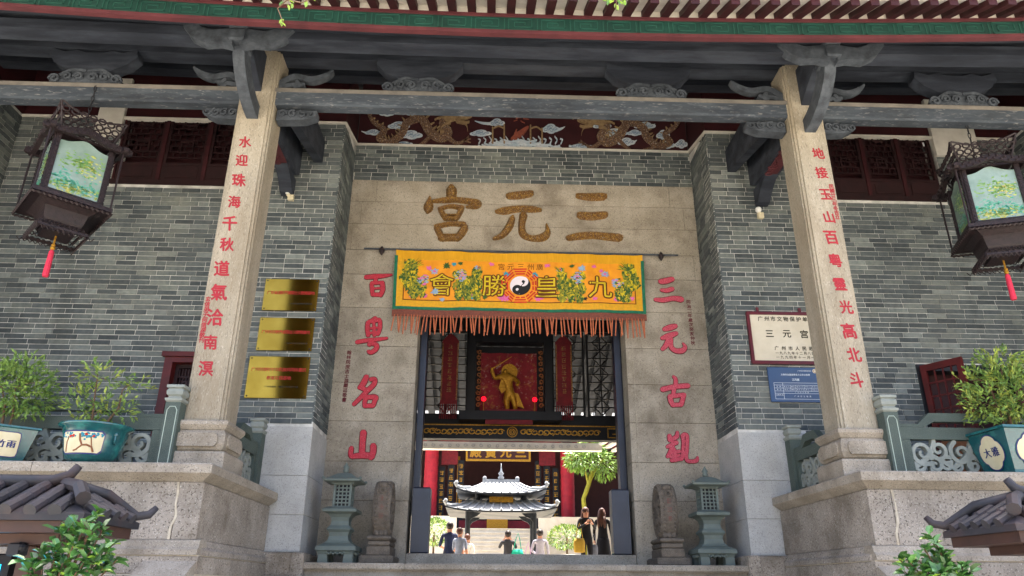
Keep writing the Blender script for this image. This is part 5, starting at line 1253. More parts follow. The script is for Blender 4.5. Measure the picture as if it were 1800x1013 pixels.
def drum_stone(x, s_, label):
    y = 11.12; e = empty('drum_stone', (x, y, .29), label, 'drum stone', 'drum stones by the doorway')
    MB().bevbox(x-.24, x+.22, y-.36, y+.36, .29, .40, .02).build('footing', M['drum'], e)
    MB().bevbox(x-.16, x+.16, y-.3, y+.36, .402, .52, .01).bevbox(x-.15, x+.15, y-.28, y+.36, .522, .60, .02).bevbox(x-.17, x+.17, y-.31, y+.36, .602, .66, .02).build('pedestal', M['drum'], e)
    mb = MB(); n = 28; cz = 1.04; ry, rz = .30, .40; prof = [(-.11,.86),(-.125,.94),(-.09,1.0),(.09,1.0),(.125,.94),(.11,.86)]
    vs = []; fs = []; k = len(prof)
    for i in range(n):
        t = 2*PI*i/n
        for (dx, f_) in prof: vs.append((x+dx, y+.02+ry*f_*math.cos(t), cz+rz*f_*math.sin(t)))
    for i in range(n):
        for j in range(k-1): fs.append((i*k+j, i*k+j+1, ((i+1) % n)*k+j+1, ((i+1) % n)*k+j))
    fs += [tuple(i*k for i in range(n)), tuple(i*k+k-1 for i in range(n))]
    mb.add(vs, fs); d = mb.build('drum', M['drum'], e, smooth=False)
    mb = MB()
    for sg in (-1, 1):
        for i in range(24):
            t = 2*PI*i/24; mb.ball((x+sg*.112, y+.02+ry*.8*math.cos(t), cz+rz*.8*math.sin(t)), .024, 6, 4)
        for (a, b_, r) in ((0,.0,.09),(.1,.1,.06),(-.1,.12,.06),(.08,-.14,.06),(-.09,-.12,.06)): mb.ball((x+sg*.112, y+.02+a, cz+b_), (.03, r, r), 8, 5)
    for i in range(17):
        t = PI+(-1.15+2.3*i/16)
        for dx in (-.075, .075): mb.ball((x+dx, y+.02+ry*math.cos(t), cz+rz*math.sin(t)), .02, 6, 4)
    mb.ball((x, y+.02-ry*.62, cz+rz*.80), (.07,.05,.05), 8, 5)
    mb.tube([(x+.035*math.cos(t), y-.02-ry*.78, cz+.24+.035*math.sin(t)) for t in [i*PI/6 for i in range(13)]], .012, 5)
    for dx in (-.06, 0, .06): mb.ball((x+dx, y+.02-ry*.62, cz-rz*.86), (.045,.05,.045), 8, 5)
    mb.build('carved_relief', M['drum'], d)
    mb = MB()
    for i in range(3): brush_marks(mb, x, cz+.13-.12*i, y+.019-ry, .085)
    o = mb.build('red_inscription', M['wornred'], d, fix=False); o['kind'] = 'stuff'
drum_stone(-2.05, -1, 'carved drum stone on a pedestal beside the left door jamb'); drum_stone(2.06, 1, 'carved drum stone on a pedestal beside the right door jamb')

# ------------------------------------------------------------------ tile-roofed notice shelters in front of the terraces
def barrel(a, b_, r):
    P = []; R_ = []; n = max(2, int((b_-a).length/.13))
    for i in range(n):
        P += [a.lerp(b_, i/n), a.lerp(b_, (i+.93)/n)]; k = 1+random.uniform(-.04,.04); R_ += [r*1.06*k, r*.93*k]
    P = [p+Vector((random.uniform(-.003,.003),0,random.uniform(-.003,.003))) for p in P]
    return MB().tube(P, R_, 10)
def shelter(s_, xe, y0, y1, label, screen):
    ze, zr, L = .47, .70, 2.3; yr = (y0+y1)/2; xr = xe+.42      # hip end nearest the steps
    e = empty('notice_shelter', (s_*(xe+L/2), yr, GZ), label, 'shelter', 'notice shelters before the terraces')
    S = lambda x, y, z: (s_*x, y, z); xf = xe+L
    bed = MB().add([S(xe,y0,ze),S(xf,y0,ze),S(xf,y1,ze),S(xe,y1,ze),S(xr,yr,zr),S(xf-.42,yr,zr),S(xe,y0,ze-.05),S(xf,y0,ze-.05),S(xf,y1,ze-.05),S(xe,y1,ze-.05)],
         [(0,1,5,4),(1,2,5),(2,3,4,5),(3,0,4),(0,6,7,1),(1,7,8,2),(2,8,9,3),(3,9,6,0),(6,9,8,7)]).build('roof_bed', M['tile'], e)
    n = 12
    for i in range(n):      # barrel tiles, front and back slopes
        x = xe+.12+(L-.24)*(i+.5)/n
        for yy in (y0, y1):
            top = 1.0 if xr <= x <= xf-.42 else (max(.12, (x-xe)/.42) if x < xr else max(.12, (xf-x)/.42))
            a = Vector(S(x, yy, ze+.02)); b_ = Vector(S(x, yy+(yr-yy)*top, ze+.02+(zr-ze)*top))
            barrel(a+(a-b_).normalized()*.015, b_, .046).build('barrel_tile', M['tile'], bed)
    for i in range(5):      # hip-end slopes
        y = y0+.1+(y1-y0-.2)*(i+.5)/5; t = 1-abs(y-yr)/((y1-y0)/2)
        a = Vector(S(xe, y, ze+.02)); b_ = Vector(S(xe+.42*t, y, ze+.02+(zr-ze)*t))
        barrel(a+(a-b_).normalized()*.015, b_, .042).build('barrel_tile', M['tile'], bed)
    # ridges with upturned ends
    MB().tube([S(xf,yr,zr+.05), S(xr+.3,yr,zr+.04), S(xr+.1,yr,zr+.045), S(xr-.02,yr,zr+.09), S(xr-.07,yr,zr+.16)], [.05,.05,.048,.04,.032], 8).build('ridge_tile', M['tile'], e, smooth=True)
    MB().tube([S(xr,yr,zr+.03), S(xe+.16,y0+(yr-y0)*.38,ze+.20), S(xe+.06,y0+.06,ze+.11)], [.045,.05,.052], 8).build('hip_tile', M['tile'], e)
    MB().tube([S(xr,yr,zr+.03), S(xe+.2,y1-(y1-yr)*.45,ze+.20), S(xe+.03,y1-.02,ze+.05), S(xe-.05,y1+.03,ze+.07), S(xe-.09,y1+.06,ze+.13)], [.045,.042,.04,.034,.024], 8).build('hip_tile', M['tile'], e, smooth=True)
    x0, x1 = sorted((s_*(xe+.04), s_*xf)); MB().box(x0, x1, y0+.04, y1-.04, ze-.13, ze-.052).build('eave_board', M['shelterwood'], e)
    x0, x1 = sorted((s_*(xe+.25), s_*xf)); MB().box(x0, x1, y0+.2, y1-.2, ze-.2, ze-.132).build('eave_beam', M['shelterwood'], e)
    for xx in (xe+.55, xf-.3): MB().bevbox(s_*xx-.06, s_*xx+.06, yr-.07, yr+.07, GZ, ze-.2, .01).build('post', M['shelterwood'], e)
    x0, x1 = sorted((s_*(xe+.66), s_*(xf-.4)))
    MB().bevbox(x0, x1, yr-.06, yr+.06, GZ+.7, .21, .01).build('board', M['black'], e)
    if screen: MB().box(x0+.05, x1-.06, yr-.068, yr-.0605, GZ+.8, .135).build('screen', M['screen'], e)
    return e
shelter(-1, 3.40, 5.5, 6.4, 'dark tiled notice shelter with a lit blue screen at the left corner', True)
shelter(1, 3.42, 5.65, 6.6, 'dark tiled notice shelter behind the shrub at the right corner', False)
q = at(33, 968, 5.7); e = empty('security_camera', q, 'small dark security camera fixed under the left notice shelter roof', 'camera')
MB().bevbox(q.x-.05, q.x+.03, q.y-.06, q.y+.06, q.z-.04, q.z+.05, .01).build('housing', M['iron'], e); MB().ball((q.x+.04, q.y-.03, q.z+.02), .035).build('dome', M['black'], e)
MB().tube([(q.x,q.y,q.z+.05),(q.x,q.y+.1,.3)], .012, 6).build('mount', M['iron'], e)

# ------------------------------------------------------------------ foreground shrubs and hanging twigs (each leaf its own piece)
LM = []
for k, (L, W_, mk) in enumerate(((.095,.052,'leafC'), (.08,.044,'leafC'), (.075,.038,'leafD'))):
    mbx, m_ = leaf_mesh('leaf', L, W_, M[mk]); LM.append(mbx.mesh('leaf', m_))
def leaf_obj(par, p, d, kind, sc=1.0):
    d = Vector(d).normalized(); q = d.to_track_quat('X', 'Z').to_euler(); q.x += random.uniform(-.5,.5)
    inst(LM[kind], 'leaf', par, p, q, (sc, sc, sc))
def shrub(base, label, rosettes, n_extra):
    e = empty('leafy_shrub', base, label, 'shrub'); B0 = Vector(base)
    mb = MB(); crown = Vector((base[0], base[1], -.25)); mb.tube([B0, (B0+crown)/2+Vector((.03,.02,0)), crown], [.03,.024,.018], 7)
    tips = []
    for (px, py, Y, kind) in rosettes:
        p = at(px, py, Y); mb.tube([crown+Vector((0,0,-.2)), (crown+p)/2+Vector((0,.03,-.03)), p], [.012,.008,.004], 5); tips.append((p, kind, (p-crown).normalized()))
    sm = mb.build('stem', M['bark'], e)
    for p, kind, ax in tips:
        ax = (ax+Vector((0,-.25,.4))).normalized(); n = 8; a0 = random.random()*6
        u = ax.cross(Vector((0,1,.2))).normalized(); v = ax.cross(u)
        for j in range(n):
            t = a0+j*2*PI/n; up_ = .25 if j % 2 else .75
            leaf_obj(sm, p-ax*.01*j, u*math.cos(t)+v*math.sin(t)+ax*up_, 2 if (kind and j % 2) else random.choice((0, 1)), random.uniform(.75,1.1))
    for i in range(n_extra):
        p, kind, ax = random.choice(tips); s = random.random()*.8; q = p+(crown-p)*s*.7+rv()*.05
        leaf_obj(sm, q, rv()+Vector((0,-.4,.2)), random.choice((0, 0, 1)), random.uniform(.7,1.1))
    return e
random.seed(21)
shrub((-3.28, 5.0, GZ), 'leafy green shrub before the lit notice shelter at lower left',
      [(172,900,5.1,1),(152,915,5.0,0),(185,925,5.1,0),(160,932,4.9,0),(125,920,5.1,1),(110,930,5.1,0),(130,955,4.9,1),(100,960,5.0,0),(185,965,5.0,0),(200,955,5.1,1),(172,975,4.9,1),(150,985,4.9,0),(45,985,4.9,0),(60,1000,4.9,0),(110,990,4.9,1),(135,1005,4.9,0),(180,1000,5.0,1),(85,1010,5.0,0),(95,975,5.1,0),(205,985,5.1,0),(75,975,5.1,0),(165,950,5.2,0),(140,935,5.1,0),(120,975,5.0,0),(155,965,5.1,0),(190,990,5.1,0),(60,985,5.0,0),(120,1000,5.0,1)], 130)
shrub((2.62, 5.0, GZ), 'leafy green shrub with yellow green tips beside the lower right shelter',
      [(1633,940,5.1,1),(1645,955,5.0,0),(1625,965,5.0,0),(1640,975,5.1,1),(1655,985,5.0,0),(1580,983,5.0,1),(1600,990,4.9,1),(1615,985,4.9,0),(1590,1005,4.9,0),(1625,1003,4.9,1),(1650,1005,4.9,0),(1670,1000,5.0,1),(1690,995,5.0,0),(1705,1005,5.0,0),(1635,990,5.2,0),(1665,980,5.1,1),(1640,1000,5.0,0),(1610,1000,5.0,0),(1680,1008,5.0,0)], 110)
def twig(label, paths, leaves, Y):
    p0 = at(*paths[0][0], Y); e = empty('overhanging_twig', p0, label, 'twig', 'twigs hanging into the top of the view'); mb = MB()
    for path in paths: mb.tube([at(x, y, Y) for x, y in path], [.006*(1-.6*i/(len(path)-1)) for i in range(len(path))], 5)
    sm = mb.build('stem', M['bark'], e)
    for (x, y, dx, dy, kind) in leaves:
        d = AX*dx-BX*dy+_f*random.uniform(-.3,.3); leaf_obj(sm, at(x, y, Y), d, kind, .62)
twig('sparse leafy twig hanging down in front of the left eave', [[(520,-120),(515,-40),(505,0),(488,15),(497,38),(493,46)], [(505,0),(530,5),(545,0)], [(515,-40),(545,-10),(562,0)]],
     [(497,36,-.2,1,2),(494,40,.8,.6,2),(499,34,-.7,.5,2),(505,8,.3,1,2),(508,2,1,.4,2),(512,5,.2,1,2),(535,4,.3,1,2),(545,-2,.8,.3,2),(550,-6,.9,.4,2),(540,2,-.3,1,2),(500,4,-.8,.6,1),(528,-2,.9,.1,2)], 4.2)
twig('cluster of bright leaves hanging at the top centre of the eave', [[(1100,-120),(1090,-40),(1083,8),(1082,16)], [(1090,-40),(1072,0)], [(1088,-30),(1096,2)]],
     [(1083,6,-.3,1,2),(1083,8,.4,1,2),(1080,2,-.9,.5,2),(1086,2,.9,.5,2),(1084,0,.6,.9,1),(1078,-2,-.8,.8,2),(1092,-2,.8,.8,2),(1072,-2,-.4,1,1),(1096,0,.4,1,2),(1070,0,-.9,.1,2)], 4.2)

# ------------------------------------------------------------------ people (skinned figures)
def skin_figure(name, joints, edges, radii, seg_mat, mats, parent, sub=1):
    me = bpy.data.meshes.new(name); me.from_pydata([Vector(j) for j in joints], edges, []); o = bpy.data.objects.new(name, me); COL.objects.link(o)
    sm = o.modifiers.new('s', 'SKIN'); sm.use_smooth_shade = True
    for i, r in enumerate(radii):
        d = me.skin_vertices[0].data[i]; d.radius = r if isinstance(r, tuple) else (r, r); d.use_root = (i == 0)
    ss = o.modifiers.new('u', 'SUBSURF'); ss.levels = sub; ss.render_levels = sub
    dg = bpy.context.evaluated_depsgraph_get(); dg.update()
    m2 = bpy.data.meshes.new_from_object(o.evaluated_get(dg)); bpy.data.objects.remove(o); bpy.data.meshes.remove(me)
    m2.materials.clear()
    for m in mats: m2.materials.append(m)
    J = [Vector(j) for j in joints]
    for p in m2.polygons:
        c = p.center; best = (1e9, 0)
        for (a, b_), mi in zip(edges, seg_mat):
            ab = J[b_]-J[a]; t = max(0, min(1, (c-J[a]).dot(ab)/max(ab.length_squared, 1e-9))); d = (c-J[a]-ab*t).length
            if d < best[0]: best = (d, mi)
        p.material_index = best[1]; p.use_smooth = True
    m2.name = name; ob = bpy.data.objects.new(name, m2); COL.objects.link(ob)
    if parent: ob.parent = parent; ob.matrix_parent_inverse = Matrix.Translation(-parent.location)
    return ob
_pm = {}
def cm(h):
    if h not in _pm: _pm[h] = mat('cloth '+h, lin(h), tuple(c*.8 for c in lin(h)[:3])+(1,), scale=12, rough=.85)
    return _pm[h]
def person(loc, face, H, top, bottom, label, hair='hair', longhair=False, armL='down', armR='down', sleeve=True, skirt=False):
    e = empty('person', loc, label, 'person'); k = H/1.7; T = Matrix.Translation(loc) @ Matrix.Rotation(face, 4, 'Z')      # figure faces -Y before turning
    j = [(0,0,.92),(0,0,1.12),(0,.01,1.34),(0,.01,1.45),(0,-.01,1.53),(0,-.02,1.62),
         (.17,.01,1.40),(-.17,.01,1.40)]
    r = [(.145,.10),(.125,.09),(.15,.10),(.055,.05),(.075,.085),(.07,.085),(.055,.055),(.055,.055)]
    ed = [(0,1),(1,2),(2,3),(3,4),(4,5),(2,6),(2,7)]; sm = [0,0,0,2,2,0,0]
    fingers = []
    for sg, pose in ((1, armL), (-1, armR)):
        b = len(j); s0 = 6 if sg > 0 else 7
        if pose == 'down': el, wr, hd = (sg*.23,.03,1.14), (sg*.24,-.04,.90), (sg*.24,-.06,.82)
        elif pose == 'up': el, wr, hd = (sg*.25,-.14,1.24), (sg*.12,-.30,1.46), (sg*.08,-.33,1.53)
        elif pose == 'chest': el, wr, hd = (sg*.24,-.05,1.16), (sg*.10,-.26,1.26), (sg*.06,-.29,1.31)
        else: el, wr, hd = (sg*.24,-.05,1.13), (sg*.10,-.24,1.08), (sg*.03,-.28,1.09)
        j += [el, wr, hd]; r += [.043, .03, (.036,.018)]; ed += [(s0,b),(b,b+1),(b+1,b+2)]; sm += [0, 0 if sleeve else 2, 2]; fingers.append((Vector(wr), Vector(hd), sg))
        b = len(j); j += [(sg*.09,0,.86),(sg*.10,-.01,.48),(sg*.10,.02,.10),(sg*.11,-.11,.04)]; r += [.095,.062,.045,(.045,.03)]; ed += [(0,b),(b,b+1),(b+1,b+2),(b+2,b+3)]; sm += [1,1,1,3]
    J = [T @ (Vector(p)*k) for p in j]; R = [tuple(x*k for x in q) if isinstance(q, tuple) else q*k for q in r]
    body = skin_figure('body', J, ed, R, sm, [cm(top), cm(bottom), M['skin'], M['iron']], e, 2)
    mb = MB(); mb.M = T @ Matrix.Scale(k, 4)
    for wr, hd, sg in fingers:      # fingers and thumb closed a little
        d = (hd-wr).normalized(); a = d.cross(Vector((0,1,.3))).normalized(); n = a.cross(d)
        for q in range(4): b_ = hd+d*.01+a*(.022*(q-1.5)/1.5); l = (.058,.07,.066,.05)[q]; mb.tube([b_, b_+d*l*.6+n*.008, b_+d*l+n*.025], [.009,.008,.006], 5)
        b_ = wr+d*.03+a*.03*sg; mb.tube([b_, b_+d*.03+a*.02*sg, b_+d*.055+a*.022*sg], [.01,.009,.007], 5)
    mb.build('fingers', M['skin'], body)
    mb = MB(); mb.M = T @ Matrix.Scale(k, 4)      # face: nose, ears, eyes, mouth
    mb.cur = 0; mb.lathe([(.016,-.02),(.012,.0),(.005,.03)], (0,-.105,1.585), 6); mb.ball((.085,.0,1.585), (.012,.02,.03), 6, 4); mb.ball((-.085,.0,1.585), (.012,.02,.03), 6, 4)
    mb.cur = 1
    for sg in (-1, 1): mb.ball((sg*.032,-.092,1.607), (.012,.008,.007), 6, 4)
    mb.cur = 2; mb.ball((0,-.094,1.535), (.022,.008,.007), 6, 4)
    mb.build('face', [M['skin'], M['hair'], M['bred']], body)
    mb = MB(); mb.M = T @ Matrix.Scale(k, 4); mb.ball((0,.018,1.625), (.097,.105,.105), 14, 8)
    if longhair:
        mb.lathe([(.10,1.30),(.115,1.42),(.108,1.56),(.09,1.66)], (0,.055,0), 12, ay=.62)
        for i in range(9): mb.tube([(-.09+.0225*i,.07+.03*math.sin(i),1.5), (-.1+.025*i,.09+.02*math.sin(i*2),1.3), (-.09+.0225*i,.08,1.2-.02*(i % 3))], [.03,.028,.008], 6)
    mb.build('hair', M[hair], body, smooth=True)
    if skirt:
        mb = MB(); mb.M = T @ Matrix.Scale(k, 4); mb.lathe([(.15,.95),(.17,.9),(.20,.6),(.23,.25),(.23,.18)], (0,0,0), 16, ay=.75); mb.build('skirt', cm(bottom), body, smooth=True)
    return e
def bag(loc, s, hexc, label):
    e = empty('shoulder_bag', loc, label, 'bag'); x, y, z = loc
    MB().lathe([(.10*s,.0),(.15*s,.02*s),(.16*s,.25*s),(.13*s,.36*s),(.02,.37*s)], loc, 12, ay=.45).build('pouch', cm(hexc), e, smooth=True)
    MB().tube([(x-.1*s,y,z+.34*s),(x-.04*s,y,z+.6*s),(x+.02*s,y,z+.75*s),(x+.06*s,y,z+.6*s),(x+.1*s,y,z+.34*s)], .012*s, 6).build('strap', cm(hexc), e)
# person placed so the head is where the photo shows it
def pp(px, py, H, floor=-.15):      # distance at which a head of height H stands at (px, py)
    d = (px-900)/F*AX+(506.5-py)/F*BX+_f; t = (floor+H-CAM.z)/d.z; P = CAM+d*t
    return Vector((P.x, P.y, floor))
def stand(px, py, H, *a, **k): p = pp(px, py, H, .28 if px > 1000 else -.15); return person(p, *a, **k), p
BACK = PI
_, p1 = stand(791, 919, 1.74, BACK+.15, 1.74, '2b3350', '3a3a44', 'person in a navy patterned shirt standing with back turned, left of the censer', armL='hold', armR='hold', sleeve=False)
_, p2 = stand(809, 929, 1.58, BACK-.5, 1.58, '8b93a5', '5a6270', 'brown haired person with pale sleeves leaning beside the navy shirt', hair='hairbrown', longhair=False, armL='hold', sleeve=False)
_, p2b = stand(822, 940, 1.50, BACK-.3, 1.50, 'd8d4d0', 'c0bcb8', 'person in white partly hidden behind the brown haired one', hair='hairbrown')
_, p3 = stand(893, 934, 1.60, BACK, 1.60, '3a3a3e', '303036', 'person in dark grey raising both arms to photograph the hall', armL='up', armR='up', sleeve=False)
bag((p3.x+.26, p3.y-.05, p3.z+.72), 1.1, '1fae8c', 'teal shoulder bag hanging from the photographing person')
_, p4 = stand(949, 932, 1.62, BACK+.1, 1.62, 'a6a3b0', 'c9c6c4', 'person in a grey long sleeved top standing with back turned', armL='hold', armR='down')
bag((p4.x-.34, p4.y-.1, p4.z+.62), .9, 'd3a5c8', 'lilac bag held by the person in grey')
_, p5 = stand(1029, 893, 1.66, .2, 1.66, '1d1b1e', '1f1d22', 'woman in black facing the street and holding a phone near the doorway', hair='hairbrown', longhair=True, armL='chest', armR='chest')
bag((p5.x-.2, p5.y-.12, p5.z+.55), .95, 'c09a3a', 'yellow cloth bag on the arm of the woman holding a phone')
_, p6 = stand(1058, 895, 1.66, BACK-.4, 1.66, '16151a', '17161b', 'woman in a long black dress with long hair seen from behind', hair='hairbrown', longhair=True, skirt=True)
bag((p6.x-.28, p6.y-.2, p6.z+.5), .7, '777a86', 'small clear grey bag beside the long black dress')

# ------------------------------------------------------------------ shrine above the inner beam
sh = empty('shrine_niche', (-.13, 14.7, 3.08), 'dark carved shrine niche with red tapestry above the inner passage', 'shrine')
mb = MB()
for (a, b_, c, d) in ((-1.0,-.84,3.26,5.05), (.58,.74,3.26,5.05), (-1.0,.74,5.052,5.3), (-.84,.58,4.75,5.048)): mb.box(a, b_, 14.62, 14.9, c, d)
mb.build('frame', M['black'], sh)
mb = MB()
for sg in (-1, 1):
    for k in range(10):
        x = -.13+sg*.64; z = 3.42+.125*k; mb.tube([(x+.05*(1-.6*t)*math.cos(7*t+k), 14.66, z+.05*(1-.6*t)*math.sin(7*t+k)) for t in [i/7 for i in range(8)]], .014, 4)
mb.build('side_carving', M['branch'], sh)
MB().box(-1.15, .9, 14.45, 14.88, 3.085, 3.26).build('ledge', M['black'], sh)
mb = MB(); n = 24
vs = []
for j in range(7):
    for i in range(n+1): u = i/n; v = j/6; vs.append((-.74+1.18*u, 14.93-.015*math.sin(u*20+v), 3.27+1.33*v+.02*math.sin(u*PI*5)*(1-v)))
mb.add(vs, [(j*(n+1)+i, j*(n+1)+i+1, (j+1)*(n+1)+i+1, (j+1)*(n+1)+i) for j in range(6) for i in range(n)]); mb.build('tapestry', M['tapestry'], sh, smooth=True, fix=False)
MB().box(-.84, .58, 14.95, 15.0, 3.26, 4.75).build('back_board', M['black'], sh)
mb = MB(); mb.box(-.62, .32, 14.48, 14.5, 3.0, 3.3)
for k in range(16): mb.box(-.6+.058*k, -.57+.058*k, 14.475, 14.482, 3.04, 3.26)
mb.build('altar_cloth', M['darkred'], sh)
gs = empty('gilded_statue', (-.14, 14.7, 3.26), 'golden guardian statue raising a sword before a round halo', 'statue')
J = [(-.14,14.7,3.72),(-.17,14.69,3.86),(-.19,14.68,4.02),(-.22,14.67,4.10),(-.24,14.66,4.18), (-.32,14.66,4.02),(-.45,14.6,3.96),(-.52,14.58,4.16), (-.06,14.66,4.0),(.05,14.6,3.88),(.0,14.55,3.80), (-.2,14.68,3.55),(-.18,14.66,3.36),(-.17,14.62,3.28), (-.06,14.68,3.56),(-.02,14.66,3.38),(-.02,14.62,3.28)]
E_ = [(0,1),(1,2),(2,3),(3,4),(2,5),(5,6),(6,7),(2,8),(8,9),(9,10),(0,11),(11,12),(12,13),(0,14),(14,15),(15,16)]
skin_figure('figure', J, E_, [.10,.09,.10,.04,.06,.055,.045,.04,.055,.045,.04,.075,.05,.05,.075,.05,.05], [0]*16, [M['gold']], gs, 2)
MB().tube([(-.14,14.80,4.16),(-.14,14.82,4.16)], .17, 24).build('halo', M['gold'], gs)
MB().tube([(-.52,14.57,4.14),(-.1,14.57,4.42)], [.016,.006], 6).ball((-.5,14.57,4.15), .035).build('sword', M['gold'], gs)
MB().prism([(-.10,3.7),(.04,3.66),(.16,3.36),(.0,3.42),(-.06,3.5)], 14.66, 14.72).prism([(-.3,3.98),(-.36,3.78),(-.3,3.66),(-.22,3.72),(-.2,3.9)], 14.63, 14.66).build('robe', M['gold'], gs)
for x in (-.66, .37):
    e = empty('red_lamp', (x, 14.56, 3.26), 'small glowing red lotus lamp on the %s of the shrine ledge' % ('left' if x < 0 else 'right'), 'lamp', 'red lamps on the shrine')
    MB().lathe([(.03,3.26),(.008,3.28),(.008,3.46),(.02,3.48)], (x, 14.56, 0), 8).build('stand', M['gold'], e)
    MB().ball((x, 14.56, 3.52), .05, 10, 6).build('globe', M['redlamp'], e)
for x, lab in ((-1.37, 'dark red hanging scroll with gold letters left of the shrine'), (.98, 'dark red hanging scroll with gold letters right of the shrine')):
    e = empty('hanging_scroll', (x, 14.6, 3.2), lab, 'scroll', 'hanging scrolls by the shrine')
    MB().prism([(x-.17,3.42),(x+.17,3.42),(x+.17,4.75),(x+.1,4.84),(x,4.92),(x-.1,4.84),(x-.17,4.75)], 14.6, 14.63).build('cloth', M['darkred'], e)
    for k in range(9): MB().tube([(x-.16+.04*k,14.615,3.42),(x-.165+.041*k,14.61,3.12)], .012, 5).build('tassel', M['darkred'], e)
    mb = MB()
    for i in range(8): brush_marks(mb, x, 4.62-.13*i, 14.597, .11)
    mb.build('lettering', M['oldgold'], e, fix=False)
    for s_ in (-1, 1): MB().box(x+s_*.155-.012, x+s_*.155+.012, 14.592, 14.6, 3.5, 4.7).build('edging', M['oldgold'], e)

# ------------------------------------------------------------------ courtyard: censer, main hall, trees
def hip_roof(mb, cx, cy, hx, hy, ze, zt, tx, ty, lift, n=10):
    """curved hipped roof: eave half sizes hx, hy; top half sizes tx, ty; corners lifted"""
    def ringp(t):      # t 0 eave .. 1 top
        a, b_ = hx+(tx-hx)*t, hy+(ty-hy)*t; z = ze+(zt-ze)*(t**1.55); out = []
        for (x0, y0, x1, y1) in ((-1,-1,1,-1),(1,-1,1,1),(1,1,-1,1),(-1,1,-1,-1)):
            for i in range(n):
                s = i/n; u, v = x0+(x1-x0)*s, y0+(y1-y0)*s; c = abs(2*s-1)**4
                out.append((cx+u*a*(1+.03*c*(1-t)), cy+v*b_*(1+.03*c*(1-t)), z+lift*c*(1-t)**2))
        return out
    m = 6; vs = []; k = 4*n
    for j in range(m+1): vs += ringp(j/m)
    fs = [(j*k+i, j*k+(i+1) % k, (j+1)*k+(i+1) % k, (j+1)*k+i) for j in range(m) for i in range(k)]
    vs2 = [(x, y, z-.05) for x, y, z in ringp(0)]; o = len(vs); vs += vs2
    mb.add(vs, fs+[tuple(range(m*k, m*k+k))]); b0 = len(mb.v)-len(vs); mb.cur = 1
    for f in [(i, o+i, o+(i+1) % k, (i+1) % k) for i in range(k)]+[tuple(range(o, o+k))[::-1]]: mb.f.append([b0+q for q in f]); mb.m.append(1)  # underside and rim take the dark second material, shade put into the colour
    mb.cur = 0
    return ringp
cs = empty('incense_censer', (-.13, 23, .1), 'bronze incense censer pavilion with two pale tiled roofs and a spire', 'censer')
CX_, CYY = -.14, 23.0
def censer_roof(hx, hy, ze, zt, tx, ty, lift, name):
    mb = MB(); rp = hip_roof(mb, CX_, CYY, hx, hy, ze, zt, tx, ty, lift); o = mb.build(name, [M['pewter'], M['bronze']], cs)
    mb = MB(); k = 40
    for i in range(k):      # tile ribs
        mb.tube([Vector(rp(t)[i])+Vector((0,0,.02)) for t in (0,.2,.4,.6,.8,1)], .028, 5)
    q = mb.build('roof_ribs', M['pewter'], o); q['kind'] = 'stuff'
    for i in (0, 10, 20, 30):
        c = Vector(rp(0)[i]); MB().tube([Vector(rp(.5)[i])+Vector((0,0,.04)), Vector(rp(.2)[i])+Vector((0,0,.04)), c+Vector((0,0,.05)), c+(c-Vector((CX_,CYY,c.z))).normalized()*.08+Vector((0,0,.13))], [.045,.045,.04,.02], 6).ball(c+Vector((0,0,.14)), .06, 6, 4).build('corner_ornament', M['pewter'], o)
    return o
censer_roof(1.55, 1.2, 2.04, 2.38, .95, .65, .12, 'lower_roof')
tr_ = censer_roof(1.28, .95, 2.56, 2.92, .55, .15, .14, 'upper_roof')
MB().box(CX_-.56, CX_+.56, CYY-.06, CYY+.06, 2.92, 3.06).build('ridge', M['pewter'], tr_)
MB().lathe([(.08,3.06),(.10,3.12),(.05,3.17),(.09,3.24),(.035,3.30),(.02,3.42),(.005,3.55)], (CX_, CYY, 0), 10).build('spire', M['pewter'], tr_, smooth=True)
for sx in (-1, 1): MB().ball((CX_+sx*.5, CYY, 3.1), .06, 8, 5).build('ridge_ornament', M['pewter'], tr_)
for sx in (-1, 1):
    for sy in (-1, 1):
        MB().lathe([(.10,.1),(.07,.2),(.06,2.05)], (CX_+sx*.98, CYY+sy*.7, 0), 10).build('post', M['bronze'], cs)
        MB().lathe([(.08,2.4),(.08,2.62)], (CX_+sx*.7, CYY+sy*.45, 0), 8).build('upper_post', M['bronze'], cs)
        MB().prism([(CX_+sx*.98,1.7),(CX_+sx*.98,2.05),(CX_+sx*.55,2.05),(CX_+sx*.7,1.92),(CX_+sx*.85,1.86)], CYY+sy*.7-.03, CYY+sy*.7+.03).build('spandrel', M['bronze'], cs)
MB().box(CX_-.35, CX_+.35, CYY-.82, CYY-.78, 2.30, 2.46).build('name_tablet', M['gold'], cs)
MB().box(CX_-.9, CX_+.9, CYY-.6, CYY+.6, .1, .45).build('burner_base', M['bronze'], cs)

hall = empty('main_hall', (-.1, 34, .1), 'main temple hall across the courtyard with dark interior and gilt name board', 'temple hall')
HY = 32.0
MB().box(-12, 12, 30.6, 42, .1, 2.15).build('platform', M['palestone'], hall)
for sg, (a, b_) in ((-1, (-12, -1.75)), (1, (1.5, 12))): MB().box(a, b_, 30.45, 30.6, .1, 2.62).build('parapet', M['palestone'], hall)
for k in range(12): MB().box(-1.75, 1.5, 27.6+.25*k, 30.62, .1+.171*k, .1+.171*(k+1)-.03).box(-1.75, 1.5, 27.57+.25*k, 30.62, .1+.171*(k+1)-.029, .1+.171*(k+1)).build('step', M['palestone'], hall)
MB().box(-12, 12, 38, 38.4, 2.15, 9).build('back_wall', M['maroon'], hall)
MB().box(-12, 12, HY+.1, HY+.5, 5.72, 6.5).build('front_beam', M['darkred'], hall)
for x in (-2.2, 2.02): MB().box(x-.35, x+.35, HY+.2, HY+.4, 4.9, 5.7).build('beam_panel', M['darkred'], hall)
